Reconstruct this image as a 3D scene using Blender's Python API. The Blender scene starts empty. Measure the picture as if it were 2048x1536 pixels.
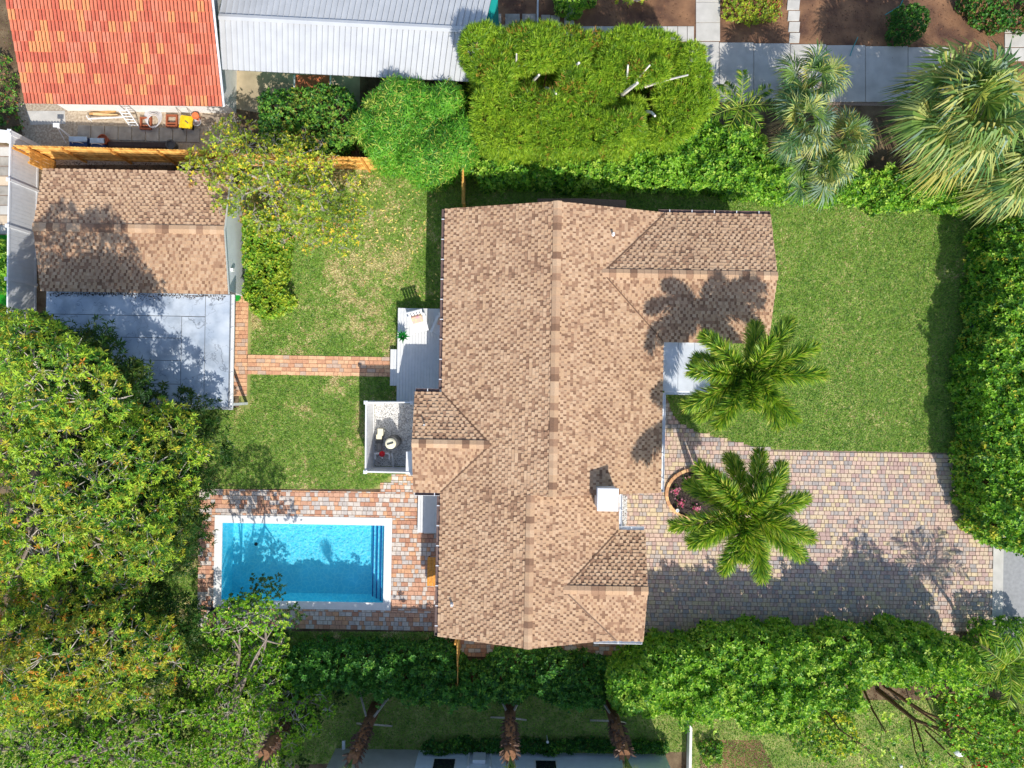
import bpy, math, random
import numpy as np
from mathutils import Vector, Matrix

random.seed(7)
rng = np.random.default_rng(7)
SC = bpy.context.scene
COL = SC.collection
RAD = math.radians

# ------------------------------------------------------------------ camera, sky, sun, exposure
CAM_H = 34.7
FPX = 1422.0                       # focal length in pixels of the 2048 px wide photograph
ROLL = RAD(1.0)
cam_d = bpy.data.cameras.new('camera')
cam_d.sensor_width = 36.0
cam_d.lens = 36.0 * FPX / 2048.0
cam_d.clip_end = 600.0
cam = bpy.data.objects.new('camera', cam_d)
COL.objects.link(cam)
cam.location = (0, 0, CAM_H)
cam.rotation_euler = (0, 0, ROLL)
SC.camera = cam

SUN_DIR = Vector((0.375, -0.93, 1.0)).normalized()      # towards the sun
world = bpy.data.worlds.new('World')
SC.world = world
world.use_nodes = True
wn = world.node_tree.nodes
wl = world.node_tree.links
sky = wn.new('ShaderNodeTexSky')
sky.sky_type = 'NISHITA'
sky.sun_disc = False
sky.sun_elevation = math.asin(SUN_DIR.z)
sky.sun_rotation = math.atan2(SUN_DIR.x, SUN_DIR.y)
wl.new(sky.outputs[0], wn['Background'].inputs[0])
wn['Background'].inputs[1].default_value = 0.15
sun_d = bpy.data.lights.new('sun', 'SUN')
sun_d.energy = 3.7
sun_d.angle = RAD(0.53)
sun_d.color = (1.0, 0.955, 0.88)
sun = bpy.data.objects.new('sun', sun_d)
COL.objects.link(sun)
sun.location = (10, -25, 40)
sun.rotation_euler = (-SUN_DIR).to_track_quat('-Z', 'Y').to_euler()
SC.view_settings.view_transform = 'Standard'
SC.view_settings.look = 'None'
SC.view_settings.gamma = 1.0
SC.view_settings.use_curve_mapping = False
SC.view_settings.exposure = 0.44

# ------------------------------------------------------------------ helpers
CR, SR = math.cos(ROLL), math.sin(ROLL)

def P(px, py, h=0.0):
    """photograph pixel + height above the ground -> world point"""
    k = (CAM_H - h) / FPX
    u, v = (px - 1024.0) * k, (768.0 - py) * k
    return Vector((u * CR - v * SR, u * SR + v * CR, h))

def PX(px, py, h=0.0): return P(px, py, h).x
def PY(px, py, h=0.0): return P(px, py, h).y

def lin(c):
    c = c / 255.0
    return c / 12.92 if c <= 0.04045 else ((c + 0.055) / 1.055) ** 2.4

def S(r, g, b, k=1.0):
    return (lin(r) * k, lin(g) * k, lin(b) * k)

MATS = {}

def M(name, col, rough=0.75, var=0.18, scale=4.0, bump=0.0, bscale=30.0, spec=0.3, metal=0.0, col2=None, detail=4.0):
    if name in MATS: return MATS[name]
    m = bpy.data.materials.new(name)
    m.use_nodes = True
    nt = m.node_tree
    b = nt.nodes['Principled BSDF']
    b.inputs['Roughness'].default_value = rough
    b.inputs['Metallic'].default_value = metal
    b.inputs['Specular IOR Level'].default_value = spec
    g = nt.nodes.new('ShaderNodeNewGeometry')
    n = nt.nodes.new('ShaderNodeTexNoise')
    n.inputs['Scale'].default_value = scale
    n.inputs['Detail'].default_value = detail
    nt.links.new(g.outputs['Position'], n.inputs['Vector'])
    rmp = nt.nodes.new('ShaderNodeValToRGB')
    rmp.color_ramp.elements[0].position = 0.32
    rmp.color_ramp.elements[1].position = 0.68
    if col2 is None:
        lo = tuple(max(0, c * (1 - var)) for c in col)
        hi = tuple(min(1, c * (1 + var)) for c in col)
    else:
        lo, hi = col, col2
    rmp.color_ramp.elements[0].color = (*lo, 1)
    rmp.color_ramp.elements[1].color = (*hi, 1)
    nt.links.new(n.outputs[0], rmp.inputs[0])
    nt.links.new(rmp.outputs[0], b.inputs['Base Color'])
    if bump > 0:
        n2 = nt.nodes.new('ShaderNodeTexNoise')
        n2.inputs['Scale'].default_value = bscale
        n2.inputs['Detail'].default_value = 5
        nt.links.new(g.outputs['Position'], n2.inputs['Vector'])
        bp = nt.nodes.new('ShaderNodeBump')
        bp.inputs['Strength'].default_value = bump
        bp.inputs['Distance'].default_value = 0.03
        nt.links.new(n2.outputs[0], bp.inputs['Height'])
        nt.links.new(bp.outputs[0], b.inputs['Normal'])
    MATS[name] = m
    return m

def LM(name, col, trans=0.3, rough=0.45, spec=0.35):
    """leaf material: reflecting plus light coming through"""
    if name in MATS: return MATS[name]
    m = bpy.data.materials.new(name)
    m.use_nodes = True
    nt = m.node_tree
    b = nt.nodes['Principled BSDF']
    b.inputs['Base Color'].default_value = (*col, 1)
    b.inputs['Roughness'].default_value = rough
    b.inputs['Specular IOR Level'].default_value = spec
    t = nt.nodes.new('ShaderNodeBsdfTranslucent')
    t.inputs[0].default_value = (min(1, col[0] * 1.5), min(1, col[1] * 1.4), col[2] * 0.7, 1)
    mx = nt.nodes.new('ShaderNodeMixShader')
    mx.inputs[0].default_value = trans
    nt.links.new(b.outputs[0], mx.inputs[1])
    nt.links.new(t.outputs[0], mx.inputs[2])
    nt.links.new(mx.outputs[0], nt.nodes['Material Output'].inputs['Surface'])
    MATS[name] = m
    return m

WORLD = {}

def empty(name, loc, label=None, cat=None, group=None, kind=None):
    o = bpy.data.objects.new(name, None)
    COL.objects.link(o)
    o.empty_display_size = 0.3
    o.location = loc
    WORLD[o.name] = Matrix.Translation(Vector(loc))
    tag(o, label, cat, group, kind)
    return o

def tag(o, label=None, cat=None, group=None, kind=None):
    if label: o['label'] = label
    if cat: o['category'] = cat
    if group: o['group'] = group
    if kind: o['kind'] = kind
    return o

def adopt(o, parent):
    o.parent = parent
    o.matrix_parent_inverse = WORLD.get(parent.name, Matrix.Identity(4)).inverted()

def place(name, mesh, parent=None, loc=(0, 0, 0), rz=0.0):
    o = bpy.data.objects.new(name, mesh)
    COL.objects.link(o)
    o.location = loc
    o.rotation_euler = (0, 0, rz)
    WORLD[o.name] = Matrix.Translation(Vector(loc)) @ Matrix.Rotation(rz, 4, 'Z')
    if parent is not None: adopt(o, parent)
    return o

class MB:
    """mesh builder in world coordinates, several materials by face"""
    def __init__(s):
        s.v = []; s.f = []; s.m = []
    def poly(s, pts, m=0):
        i = len(s.v)
        s.v += [tuple(p) for p in pts]
        s.f.append(tuple(range(i, i + len(pts)))); s.m.append(m)
        return s
    def box(s, x0, y0, z0, x1, y1, z1, m=0, bev=0.0):
        if bev > 0:
            return s.prism([(x0, y0), (x1, y0), (x1, y1), (x0, y1)], z0, z1, m, bev)
        i = len(s.v)
        s.v += [(x0, y0, z0), (x1, y0, z0), (x1, y1, z0), (x0, y1, z0), (x0, y0, z1), (x1, y0, z1), (x1, y1, z1), (x0, y1, z1)]
        for q in ((3, 2, 1, 0), (4, 5, 6, 7), (0, 1, 5, 4), (1, 2, 6, 5), (2, 3, 7, 6), (3, 0, 4, 7)):
            s.f.append(tuple(i + k for k in q)); s.m.append(m)
        return s
    def obox(s, c, size, rz=0.0, m=0, tilt=None):
        """box by centre, full size and rotation (or a 3x3 matrix)"""
        R = Matrix.Rotation(rz, 3, 'Z') if tilt is None else Matrix.Rotation(rz, 3, 'Z') @ tilt
        hx, hy, hz = size[0] / 2, size[1] / 2, size[2] / 2
        i = len(s.v)
        for (a, b, d) in ((-1, -1, -1), (1, -1, -1), (1, 1, -1), (-1, 1, -1), (-1, -1, 1), (1, -1, 1), (1, 1, 1), (-1, 1, 1)):
            q = R @ Vector((a * hx, b * hy, d * hz))
            s.v.append((c[0] + q.x, c[1] + q.y, c[2] + q.z))
        for q in ((3, 2, 1, 0), (4, 5, 6, 7), (0, 1, 5, 4), (1, 2, 6, 5), (2, 3, 7, 6), (3, 0, 4, 7)):
            s.f.append(tuple(i + k for k in q)); s.m.append(m)
        return s
    def prism(s, poly, z0, z1, m=0, bev=0.0):
        n = len(poly); i = len(s.v)
        if bev > 0:
            cx = sum(p[0] for p in poly) / n; cy = sum(p[1] for p in poly) / n
            ins = []
            for p in poly:
                dx, dy = p[0] - cx, p[1] - cy
                ins.append((p[0] - math.copysign(min(bev, abs(dx)), dx), p[1] - math.copysign(min(bev, abs(dy)), dy)))
            rings = [(poly, z0), (poly, z1 - bev), (ins, z1)]
        else:
            rings = [(poly, z0), (poly, z1)]
        for (pl, z) in rings: s.v += [(p[0], p[1], z) for p in pl]
        for r in range(len(rings) - 1):
            for k in range(n):
                k2 = (k + 1) % n
                s.f.append((i + r * n + k, i + r * n + k2, i + (r + 1) * n + k2, i + (r + 1) * n + k)); s.m.append(m)
        t = len(rings) - 1
        s.f.append(tuple(i + t * n + k for k in range(n))); s.m.append(m)
        s.f.append(tuple(i + k for k in reversed(range(n)))); s.m.append(m)
        return s
    def tube(s, pts, rad, n=6, m=0, cap=True):
        pts = [Vector(p) for p in pts]
        if not isinstance(rad, (list, tuple)): rad = [rad] * len(pts)
        i = len(s.v)
        ref = None
        for k, p in enumerate(pts):
            a = pts[max(0, k - 1)]; b = pts[min(len(pts) - 1, k + 1)]
            d = (b - a)
            if d.length < 1e-6: d = Vector((0, 0, 1))
            d.normalize()
            if ref is None:
                ref = d.orthogonal().normalized()
            ref = (ref - d * ref.dot(d))
            if ref.length < 1e-5: ref = d.orthogonal()
            ref.normalize()
            bi = d.cross(ref)
            for j in range(n):
                an = 2 * math.pi * j / n
                q = p + (ref * math.cos(an) + bi * math.sin(an)) * rad[k]
                s.v.append((q.x, q.y, q.z))
        for k in range(len(pts) - 1):
            for j in range(n):
                j2 = (j + 1) % n
                s.f.append((i + k * n + j, i + k * n + j2, i + (k + 1) * n + j2, i + (k + 1) * n + j)); s.m.append(m)
        if cap:
            s.f.append(tuple(i + j for j in reversed(range(n)))); s.m.append(m)
            e = i + (len(pts) - 1) * n
            s.f.append(tuple(e + j for j in range(n))); s.m.append(m)
        return s
    def lathe(s, c, prof, n=14, m=0):
        """surface of revolution round a vertical axis at c; prof = [(r, z)]"""
        i = len(s.v)
        for (r, z) in prof:
            for j in range(n):
                an = 2 * math.pi * j / n
                s.v.append((c[0] + r * math.cos(an), c[1] + r * math.sin(an), c[2] + z))
        for k in range(len(prof) - 1):
            for j in range(n):
                j2 = (j + 1) % n
                s.f.append((i + k * n + j, i + k * n + j2, i + (k + 1) * n + j2, i + (k + 1) * n + j)); s.m.append(m)
        s.f.append(tuple(i + j for j in reversed(range(n)))); s.m.append(m)
        e = i + (len(prof) - 1) * n
        s.f.append(tuple(e + j for j in range(n))); s.m.append(m)
        return s
    def mesh(s, name, mats):
        me = bpy.data.meshes.new(name)
        me.from_pydata(s.v, [], s.f)
        for mm in (mats if isinstance(mats, (list, tuple)) else [mats]): me.materials.append(mm)
        me.polygons.foreach_set('material_index', np.array(s.m, dtype=np.int32))
        me.update()
        return me
    def build(s, name, mats, parent=None, **kw):
        o = place(name, s.mesh(name, mats), parent)
        if kw: tag(o, **kw)
        return o

def np_mesh(name, V, F, mats, midx, smooth=False):
    """fast mesh: V (n,3), F (m,k) with equal k"""
    me = bpy.data.meshes.new(name)
    n, (m, k) = len(V), F.shape
    me.vertices.add(n)
    me.vertices.foreach_set('co', np.ascontiguousarray(V, dtype=np.float32).ravel())
    me.loops.add(m * k)
    me.loops.foreach_set('vertex_index', np.ascontiguousarray(F, dtype=np.int32).ravel())
    me.polygons.add(m)
    me.polygons.foreach_set('loop_start', np.arange(0, m * k, k, dtype=np.int32))
    me.polygons.foreach_set('loop_total', np.full(m, k, dtype=np.int32))
    for mm in mats: me.materials.append(mm)
    me.polygons.foreach_set('material_index', np.ascontiguousarray(midx, dtype=np.int32))
    me.update(calc_edges=True)
    me.shade_flat()
    return me

def inpoly(x, y, poly):
    x = np.asarray(x, float); y = np.asarray(y, float)
    r = np.zeros(x.shape, bool)
    n = len(poly)
    for i in range(n):
        x1, y1 = poly[i][0], poly[i][1]; x2, y2 = poly[(i + 1) % n][0], poly[(i + 1) % n][1]
        if y1 == y2: continue
        c = ((y1 > y) != (y2 > y)) & (x < (x2 - x1) * (y - y1) / (y2 - y1) + x1)
        r ^= c
    return r

def polydist(x, y, poly):
    d = np.full(np.shape(x), 1e9)
    n = len(poly)
    for i in range(n):
        ax, ay = poly[i][0], poly[i][1]; bx, by = poly[(i + 1) % n][0], poly[(i + 1) % n][1]
        L2 = (bx - ax) ** 2 + (by - ay) ** 2 + 1e-9
        t = np.clip(((x - ax) * (bx - ax) + (y - ay) * (by - ay)) / L2, 0, 1)
        d = np.minimum(d, np.hypot(x - ax - t * (bx - ax), y - ay - t * (by - ay)))
    return d

_lat = rng.random((64, 64))
def vnoise(x, y):
    x = np.asarray(x, float); y = np.asarray(y, float)
    xi = np.floor(x).astype(int); yi = np.floor(y).astype(int)
    fx = x - xi; fy = y - yi
    fx = fx * fx * (3 - 2 * fx); fy = fy * fy * (3 - 2 * fy)
    a = _lat[xi % 64, yi % 64]; b = _lat[(xi + 1) % 64, yi % 64]
    c = _lat[xi % 64, (yi + 1) % 64]; d = _lat[(xi + 1) % 64, (yi + 1) % 64]
    return (a * (1 - fx) + b * fx) * (1 - fy) + (c * (1 - fx) + d * fx) * fy

def wpoly(pts, h=0.0):
    return [(P(a, b, h).x, P(a, b, h).y) for a, b in pts]

def rectpx(x0, y0, x1, y1, h=0.0):
    """axis-aligned world rectangle from two image corners (left top, right bottom) -> x0,y0,x1,y1"""
    a = P(x0, y0, h); b = P(x1, y1, h)
    return a.x, b.y, b.x, a.y

def rpoly(r): return [(r[0], r[1]), (r[2], r[1]), (r[2], r[3]), (r[0], r[3])]

def sheet(name, polys, z, mat, kind='structure', **kw):
    b = MB()
    for p in polys: b.poly([(q[0], q[1], z) for q in p])
    return b.build(name, mat, kind=kind, **kw)

# ------------------------------------------------------------------ materials used widely
m_soil = M('soil', S(84, 66, 50), 0.95, col2=S(128, 110, 84), scale=1.6, bump=0.8, bscale=22, detail=14)
m_mulch = M('mulch', S(84, 60, 50), 0.95, col2=S(150, 112, 82), scale=0.9, bump=0.8, bscale=40, detail=14)
m_darkmulch = M('dark_mulch', S(44, 36, 34), 0.95, col2=S(92, 78, 72), scale=22, bump=0.8, bscale=45)
m_sand = M('joint_sand', S(146, 126, 110), 0.95, var=0.2, scale=20)
m_joint = M('pale_joint_sand', S(176, 146, 122), 0.95, var=0.15, scale=20)
m_white = M('white_paint', (0.80, 0.80, 0.79), 0.5, var=0.03, scale=2)
m_vinyl = M('white_vinyl', (0.78, 0.78, 0.78), 0.4, var=0.03, scale=3)
m_greyvinyl = M('light_grey_vinyl', (0.74, 0.75, 0.76), 0.4, var=0.05, scale=3)
m_stucco = M('white_stucco', (0.74, 0.73, 0.70), 0.9, var=0.06, scale=3, bump=0.3, bscale=60)
m_brown = M('brown_metal', S(112, 94, 90), 0.45, var=0.12, scale=5)
m_alu = M('white_aluminium', (0.74, 0.76, 0.78), 0.35, var=0.05, scale=5, spec=0.5)
m_concrete = M('concrete', S(190, 186, 178), 0.9, var=0.12, scale=1.6, bump=0.25, bscale=40, detail=8)
m_darkconcrete = M('weathered_concrete', S(158, 152, 142), 0.9, var=0.2, scale=3, bump=0.3, bscale=40, detail=8)
m_black = M('black_plastic', (0.02, 0.02, 0.022), 0.45, var=0.1)
m_dark_hole = M('dark_glass', (0.02, 0.022, 0.03), 0.1, var=0.05, spec=0.6)
m_steel = M('galvanised_steel', (0.5, 0.52, 0.54), 0.4, var=0.1, metal=0.6)
m_bark = M('grey_bark', S(142, 128, 116), 0.95, var=0.3, scale=6, bump=0.5, bscale=25)
m_twig = M('pale_twig', S(188, 178, 166), 0.9, var=0.2, scale=6)
m_brownbark = M('brown_bark', S(112, 82, 60), 0.95, var=0.35, scale=8, bump=0.6, bscale=25)
m_palmtrunk = M('palm_trunk', S(132, 94, 66), 0.95, var=0.3, scale=10, bump=0.6, bscale=20)
m_cedar = M('pine_fence_wood', S(228, 178, 98), 0.75, var=0.25, scale=7, bump=0.2, bscale=30)
m_cedar2 = M('darker_pine_wood', S(206, 148, 72), 0.75, var=0.25, scale=7, bump=0.2, bscale=30)
m_grass_base = M('turf_soil', S(104, 120, 56), 0.95, col2=S(164, 162, 98), scale=1.3, bump=0.4, bscale=30, detail=10)

# ------------------------------------------------------------------ pool position (needed by the ground hole)
WX0, WY0, WX1, WY1 = rectpx(446, 1043, 768.5, 1205, -0.1)
COPE = 0.34

# ------------------------------------------------------------------ ground, lawns, roads
def hole_sheet(name, outer, hole, z, mat, **kw):
    X = [outer[0], hole[0], hole[2], outer[2]]; Y = [outer[1], hole[1], hole[3], outer[3]]
    b = MB()
    for i in range(3):
        for j in range(3):
            if i == 1 and j == 1: continue
            b.poly([(X[i], Y[j], z), (X[i + 1], Y[j], z), (X[i + 1], Y[j + 1], z), (X[i], Y[j + 1], z)])
    return b.build(name, mat, kind='structure', **kw)

HOLE = (WX0 - 0.1, WY0 - 0.1, WX1 + 0.1, WY1 + 0.1)
hole_sheet('ground', (-160, -160, 160, 160), HOLE, 0.0, m_soil)

# footprints
R_GARAGE = rectpx(78, 338, 462, 822, 2.4)
R_FLAT = None
R_PATHV = rectpx(440, 588, 494, 792)
R_PATHH = rectpx(494, 709, 800, 754)
R_DECKPOOL = rectpx(399, 977, 884, 1262)
R_BACKDECK = rectpx(797, 616, 900, 806, 0.45)
R_ENCL = rectpx(745, 800, 835, 936)

back_lawn = [wpoly([(478, 340), (930, 340), (930, 430), (900, 430), (900, 978), (399, 977), (150, 975), (150, 815), (478, 815)]),
             wpoly([(150, 975), (399, 977), (399, 1325), (150, 1325)]),
             wpoly([(399, 1262), (905, 1264), (912, 1325), (399, 1325)])]
front_curve = [(1336, 800), (1345, 828), (1362, 848), (1392, 864), (1430, 874), (1480, 886), (1520, 896), (1550, 899)]
front_lawn = [wpoly([(930, 352), (1960, 352), (1960, 907)] + front_curve[::-1] + [(1325, 790), (1325, 690), (1300, 428), (930, 428)])]
neigh_lawn = [wpoly([(560, 1325), (1372, 1325), (1372, 1476), (1372, 1503), (560, 1530)])]
neigh_lawn2 = [wpoly([(1376, 1400), (2120, 1400), (2120, 1600), (1376, 1600)])]
left_lawn = [wpoly([(-60, 470), (70, 470), (70, 660), (-60, 660)])]
south_left_lawn = [wpoly([(-80, 1325), (560, 1325), (560, 1600), (-80, 1600)])]
sheet('lawn', back_lawn, 0.004, m_grass_base)
sheet('lawn', front_lawn, 0.004, m_grass_base)
sheet('lawn', neigh_lawn, 0.004, m_grass_base)
sheet('lawn', neigh_lawn2, 0.004, m_grass_base)
sheet('lawn', south_left_lawn, 0.004, m_grass_base)
m_turf = M('artificial_turf', S(34, 140, 30), 0.95, var=0.15, scale=30, bump=0.5, bscale=80)
sheet('lawn', left_lawn, 0.004, m_turf)

# grass blades, one object per lawn
g_mats = [LM('grass_bright', S(150, 184, 78), 0.3), LM('grass_mid', S(118, 158, 60), 0.3), LM('grass_dark', S(80, 122, 46), 0.3),
          LM('grass_straw', S(214, 202, 146), 0.2), LM('grass_brown', S(176, 150, 108), 0.2)]

def grass(polys, excl, dens, straw, label, length=0.075):
    V = []; mi = []
    allx = [p[0] for q in polys for p in q]; ally = [p[1] for q in polys for p in q]
    x0, x1, y0, y1 = min(allx), max(allx), min(ally), max(ally)
    x0, x1, y0, y1 = max(x0, -26), min(x1, 26), max(y0, -19.5), min(y1, 19.5)
    n = int((x1 - x0) * (y1 - y0) * dens)
    x = rng.uniform(x0, x1, n); y = rng.uniform(y0, y1, n)
    ok = np.zeros(n, bool)
    for q in polys: ok |= inpoly(x, y, q)
    for q in excl: ok &= ~inpoly(x, y, q)
    x, y = x[ok], y[ok]; n = len(x)
    an = rng.uniform(0, 2 * np.pi, n); ln = length * rng.uniform(0.6, 1.5, n); w = rng.uniform(0.014, 0.030, n)
    lean = rng.uniform(0.5, 1.35, n)
    dx, dy = np.cos(an), np.sin(an)
    z0 = 0.002
    V = np.empty((n, 3, 3))
    V[:, 0] = np.stack([x - dy * w, y + dx * w, np.full(n, z0)], 1)
    V[:, 1] = np.stack([x + dy * w, y - dx * w, np.full(n, z0)], 1)
    V[:, 2] = np.stack([x + dx * ln * np.sin(lean), y + dy * ln * np.sin(lean), z0 + ln * np.cos(lean)], 1)
    patch = 0.5 * vnoise(x * 0.7 + 11, y * 0.7) + 0.3 * vnoise(x * 2.3, y * 2.3 + 5) + 0.2 * vnoise(x * 6, y * 6)
    fine = 0.6 * vnoise(x * 9 + 3, y * 9) + 0.4 * vnoise(x * 19, y * 19 + 7)
    r = np.clip(0.55 * rng.random(n) + 0.45 * np.clip((fine - 0.5) * 1.9 + 0.5, 0, 1), 0, 0.999)
    ps = np.clip((patch - 0.42) * 2.2, 0.0, 1) * straw
    mi = np.where(r < ps * 0.8, 3, np.where(r < ps, 4, np.where(r < ps + (1 - ps) * 0.38, 0, np.where(r < ps + (1 - ps) * 0.75, 1, 2))))
    F = np.arange(n * 3).reshape(n, 3)
    o = place('grass', np_mesh('grass', V.reshape(-1, 3), F, g_mats, mi))
    tag(o, label, 'grass', kind='stuff')
    return o

EXB = [rpoly(R_PATHV), rpoly(R_PATHH), rpoly(R_DECKPOOL), rpoly(R_BACKDECK), rpoly(R_ENCL), rpoly(R_GARAGE), wpoly([(740, 980), (768, 962), (790, 946), (850, 944), (850, 980)])]
grass(back_lawn, EXB, 1000, 0.95, 'patchy green and straw coloured lawn between pool and outbuilding')
grass(front_lawn, [], 1000, 0.4, 'mown green lawn beside the paver driveway')
grass(neigh_lawn, [], 500, 0.2, 'shaded strip of lawn under the tall supported palms')
grass(neigh_lawn2, [], 500, 0.6, 'yellowish lawn behind the hedge with white garden globes')
grass(south_left_lawn, [], 200, 0.5, 'rough grass under the fine leaved tree')

# ------------------------------------------------------------------ pavers
def paver_field(parent, polys, excl, row, lengths, wts, mats, mw, z, nparts, gap=0.013, thick=0.03, bounds=None, rects=None, rz=0.0, cluster=0.0, edge_in=0.02):
    allx = [p[0] for q in polys for p in q]; ally = [p[1] for q in polys for p in q]
    x0, x1, y0, y1 = (min(allx), max(allx), min(ally), max(ally)) if bounds is None else bounds
    items = []
    y = y0
    wts = np.array(wts, float) / sum(wts); mw = np.array(mw, float) / sum(mw)
    while y < y1 - 0.02:
        rh = row
        x = x0 - random.random() * lengths[-1]
        while x < x1:
            k = int(rng.choice(len(lengths), p=wts))
            items.append((x + lengths[k] / 2, y + rh / 2, k))
            x += lengths[k]
        y += rh
    cx = np.array([i[0] for i in items]); cy = np.array([i[1] for i in items]); kk = np.array([i[2] for i in items])
    ok = np.zeros(len(cx), bool)
    hx = np.array([lengths[k] / 2 for k in kk]) * 0.8
    for q in polys: ok |= inpoly(cx - hx, cy, q) & inpoly(cx + hx, cy, q) & inpoly(cx, cy + row * 0.4, q) & inpoly(cx, cy - row * 0.4, q)
    for q in excl: ok &= ~(inpoly(cx - hx, cy, q) | inpoly(cx + hx, cy, q) | inpoly(cx, cy + row * 0.4, q) | inpoly(cx, cy - row * 0.4, q))
    if rects is None:
        hl = np.array([lengths[k] / 2 for k in kk])
        ok2 = np.zeros(len(cx), bool)
        for q in polys: ok2 |= inpoly(cx, cy, q)
        for q in excl: ok2 &= ~inpoly(cx, cy, q)
        cx, cy, kk = cx[ok2], cy[ok2], kk[ok2]
        xa, xb, ya, yb = cx - hl[ok2], cx + hl[ok2], cy - row / 2, cy + row / 2
    else:
        A = []
        for i in range(len(cx)):
            h_ = lengths[kk[i]] / 2
            for r in rects:
                q = (max(cx[i] - h_, r[0]), max(cy[i] - row / 2, r[1]), min(cx[i] + h_, r[2]), min(cy[i] + row / 2, r[3]))
                if q[2] - q[0] > 0.04 and q[3] - q[1] > 0.04: A.append((q[0], q[2], q[1], q[3], kk[i]))
        A = np.array(A); xa, xb, ya, yb, kk = A[:, 0], A[:, 1], A[:, 2], A[:, 3], A[:, 4].astype(int)
        cx, cy = (xa + xb) / 2, (ya + yb) / 2
    n = len(cx)
    mi = rng.choice(len(mats), size=n, p=mw)
    if cluster > 0:
        nz = vnoise(cx * 1.1 + 3, cy * 1.1)
        shift = (rng.random(n) < cluster)
        mi = np.where(shift, np.clip((nz * 1.3 - 0.15) * len(mats), 0, len(mats) - 1).astype(int), mi)
    # the pieces that become parts: those nearest the middle of the field
    dist = np.hypot(cx - cx.mean(), cy - cy.mean())
    if nparts >= n: part = np.ones(n, bool)
    else:
        part = np.zeros(n, bool); part[np.argsort(dist)[:nparts]] = True
    cache = {}
    c = 0.007
    def piece(L, W):
        hx, hy = (L - gap) / 2, (W - gap) / 2
        v = [(-hx, -hy, 0), (hx, -hy, 0), (hx, hy, 0), (-hx, hy, 0),
             (-hx + c, -hy + c, thick), (hx - c, -hy + c, thick), (hx - c, hy - c, thick), (-hx + c, hy - c, thick)]
        return np.array(v)
    FQ = np.array([(4, 5, 6, 7), (0, 1, 5, 4), (1, 2, 6, 5), (2, 3, 7, 6), (3, 0, 4, 7)])
    V = []; F = []; MI = []; base = 0
    for i in range(n):
        dz = random.uniform(-0.003, 0.003)
        if part[i]:
            key = (round(xb[i] - xa[i], 3), round(yb[i] - ya[i], 3), int(mi[i]))
            if key not in cache:
                me = bpy.data.meshes.new('paver')
                me.from_pydata([tuple(p) for p in piece(key[0], key[1])], [], [tuple(int(q) for q in f) for f in FQ])
                me.materials.append(mats[key[2]])
                cache[key] = me
            place('paver', cache[key], parent, (cx[i], cy[i], z + dz))
        else:
            V.append(piece(xb[i] - xa[i], yb[i] - ya[i]) + np.array([cx[i], cy[i], z + dz]))
            F.append(FQ + base); base += 8
            MI += [mi[i]] * 5
    if V:
        o = place('pavers', np_mesh('pavers', np.concatenate(V), np.concatenate(F), mats, MI), parent)
        o['kind'] = 'stuff'

pv = dict(rough=0.85, var=0.14, scale=9, bump=0.2, bscale=60)
drive_mats = [M('paver_tan', S(202, 180, 156), **pv), M('paver_pinkish', S(200, 172, 154), **pv), M('paver_grey', S(180, 167, 157), **pv),
              M('paver_yellow', S(206, 185, 150), **pv), M('paver_mauve', S(183, 155, 144), **pv), M('paver_slate', S(164, 155, 149), **pv)]
deck_mats = [M('paver_terracotta', S(204, 158, 130), **pv), M('paver_pale_grey', S(208, 196, 184), **pv), M('paver_rust', S(188, 138, 112), **pv),
             M('paver_ash', S(192, 182, 174), **pv), M('paver_peach', S(214, 164, 126), **pv)]
path_mats = [M('path_peach', S(214, 166, 128), **pv), M('path_sand', S(222, 178, 138), **pv), M('path_clay', S(204, 152, 118), **pv), M('path_dusty', S(196, 168, 146), **pv)]

drive_poly = wpoly(front_curve + [(1925, 906), (1950, 1010), (1985, 1110), (1985, 1262), (1290, 1292), (1260, 1292), (1225, 1060), (1225, 985), (1310, 985), (1318, 800)])
driveway = sheet('driveway', [drive_poly], 0.008, m_sand)
tag(driveway, 'driveway of small mixed tan, pink and grey pavers beside the house')
BED = P(1392, 988)
bed_poly = [(BED.x + 1.42 * math.cos(a) * (1.0 if math.cos(a) < 0 else 1.25), BED.y + 1.18 * math.sin(a)) for a in np.linspace(0, 2 * math.pi, 28, endpoint=False)]
paver_field(driveway, [drive_poly], [bed_poly], 0.205, [0.15, 0.205, 0.31], [2, 5, 3], drive_mats, [5, 4, 3, 2, 3, 2], 0.010, 300, cluster=0.25)

garden_path = sheet('path', [rpoly(R_PATHV), rpoly((R_PATHH[0], R_PATHH[1], R_PATHH[2], R_PATHH[3]))], 0.008, m_joint)
tag(garden_path, 'narrow peach coloured paver path from outbuilding to deck')
paver_field(garden_path, [rpoly(R_PATHV), rpoly(R_PATHH)], [], (R_PATHH[3] - R_PATHH[1]) / 5.0, [0.21, 0.30, 0.42], [3, 4, 3], path_mats, [4, 3, 3, 2], 0.010, 300,
            bounds=(R_PATHV[0], R_PATHH[2], R_PATHH[1] - 7 * (R_PATHH[3] - R_PATHH[1]) / 5.0, R_PATHV[3]), rects=[(R_PATHV[0], R_PATHV[1], R_PATHV[2], R_PATHV[3]), (R_PATHV[2], R_PATHH[1], R_PATHH[2], R_PATHH[3])])

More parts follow.
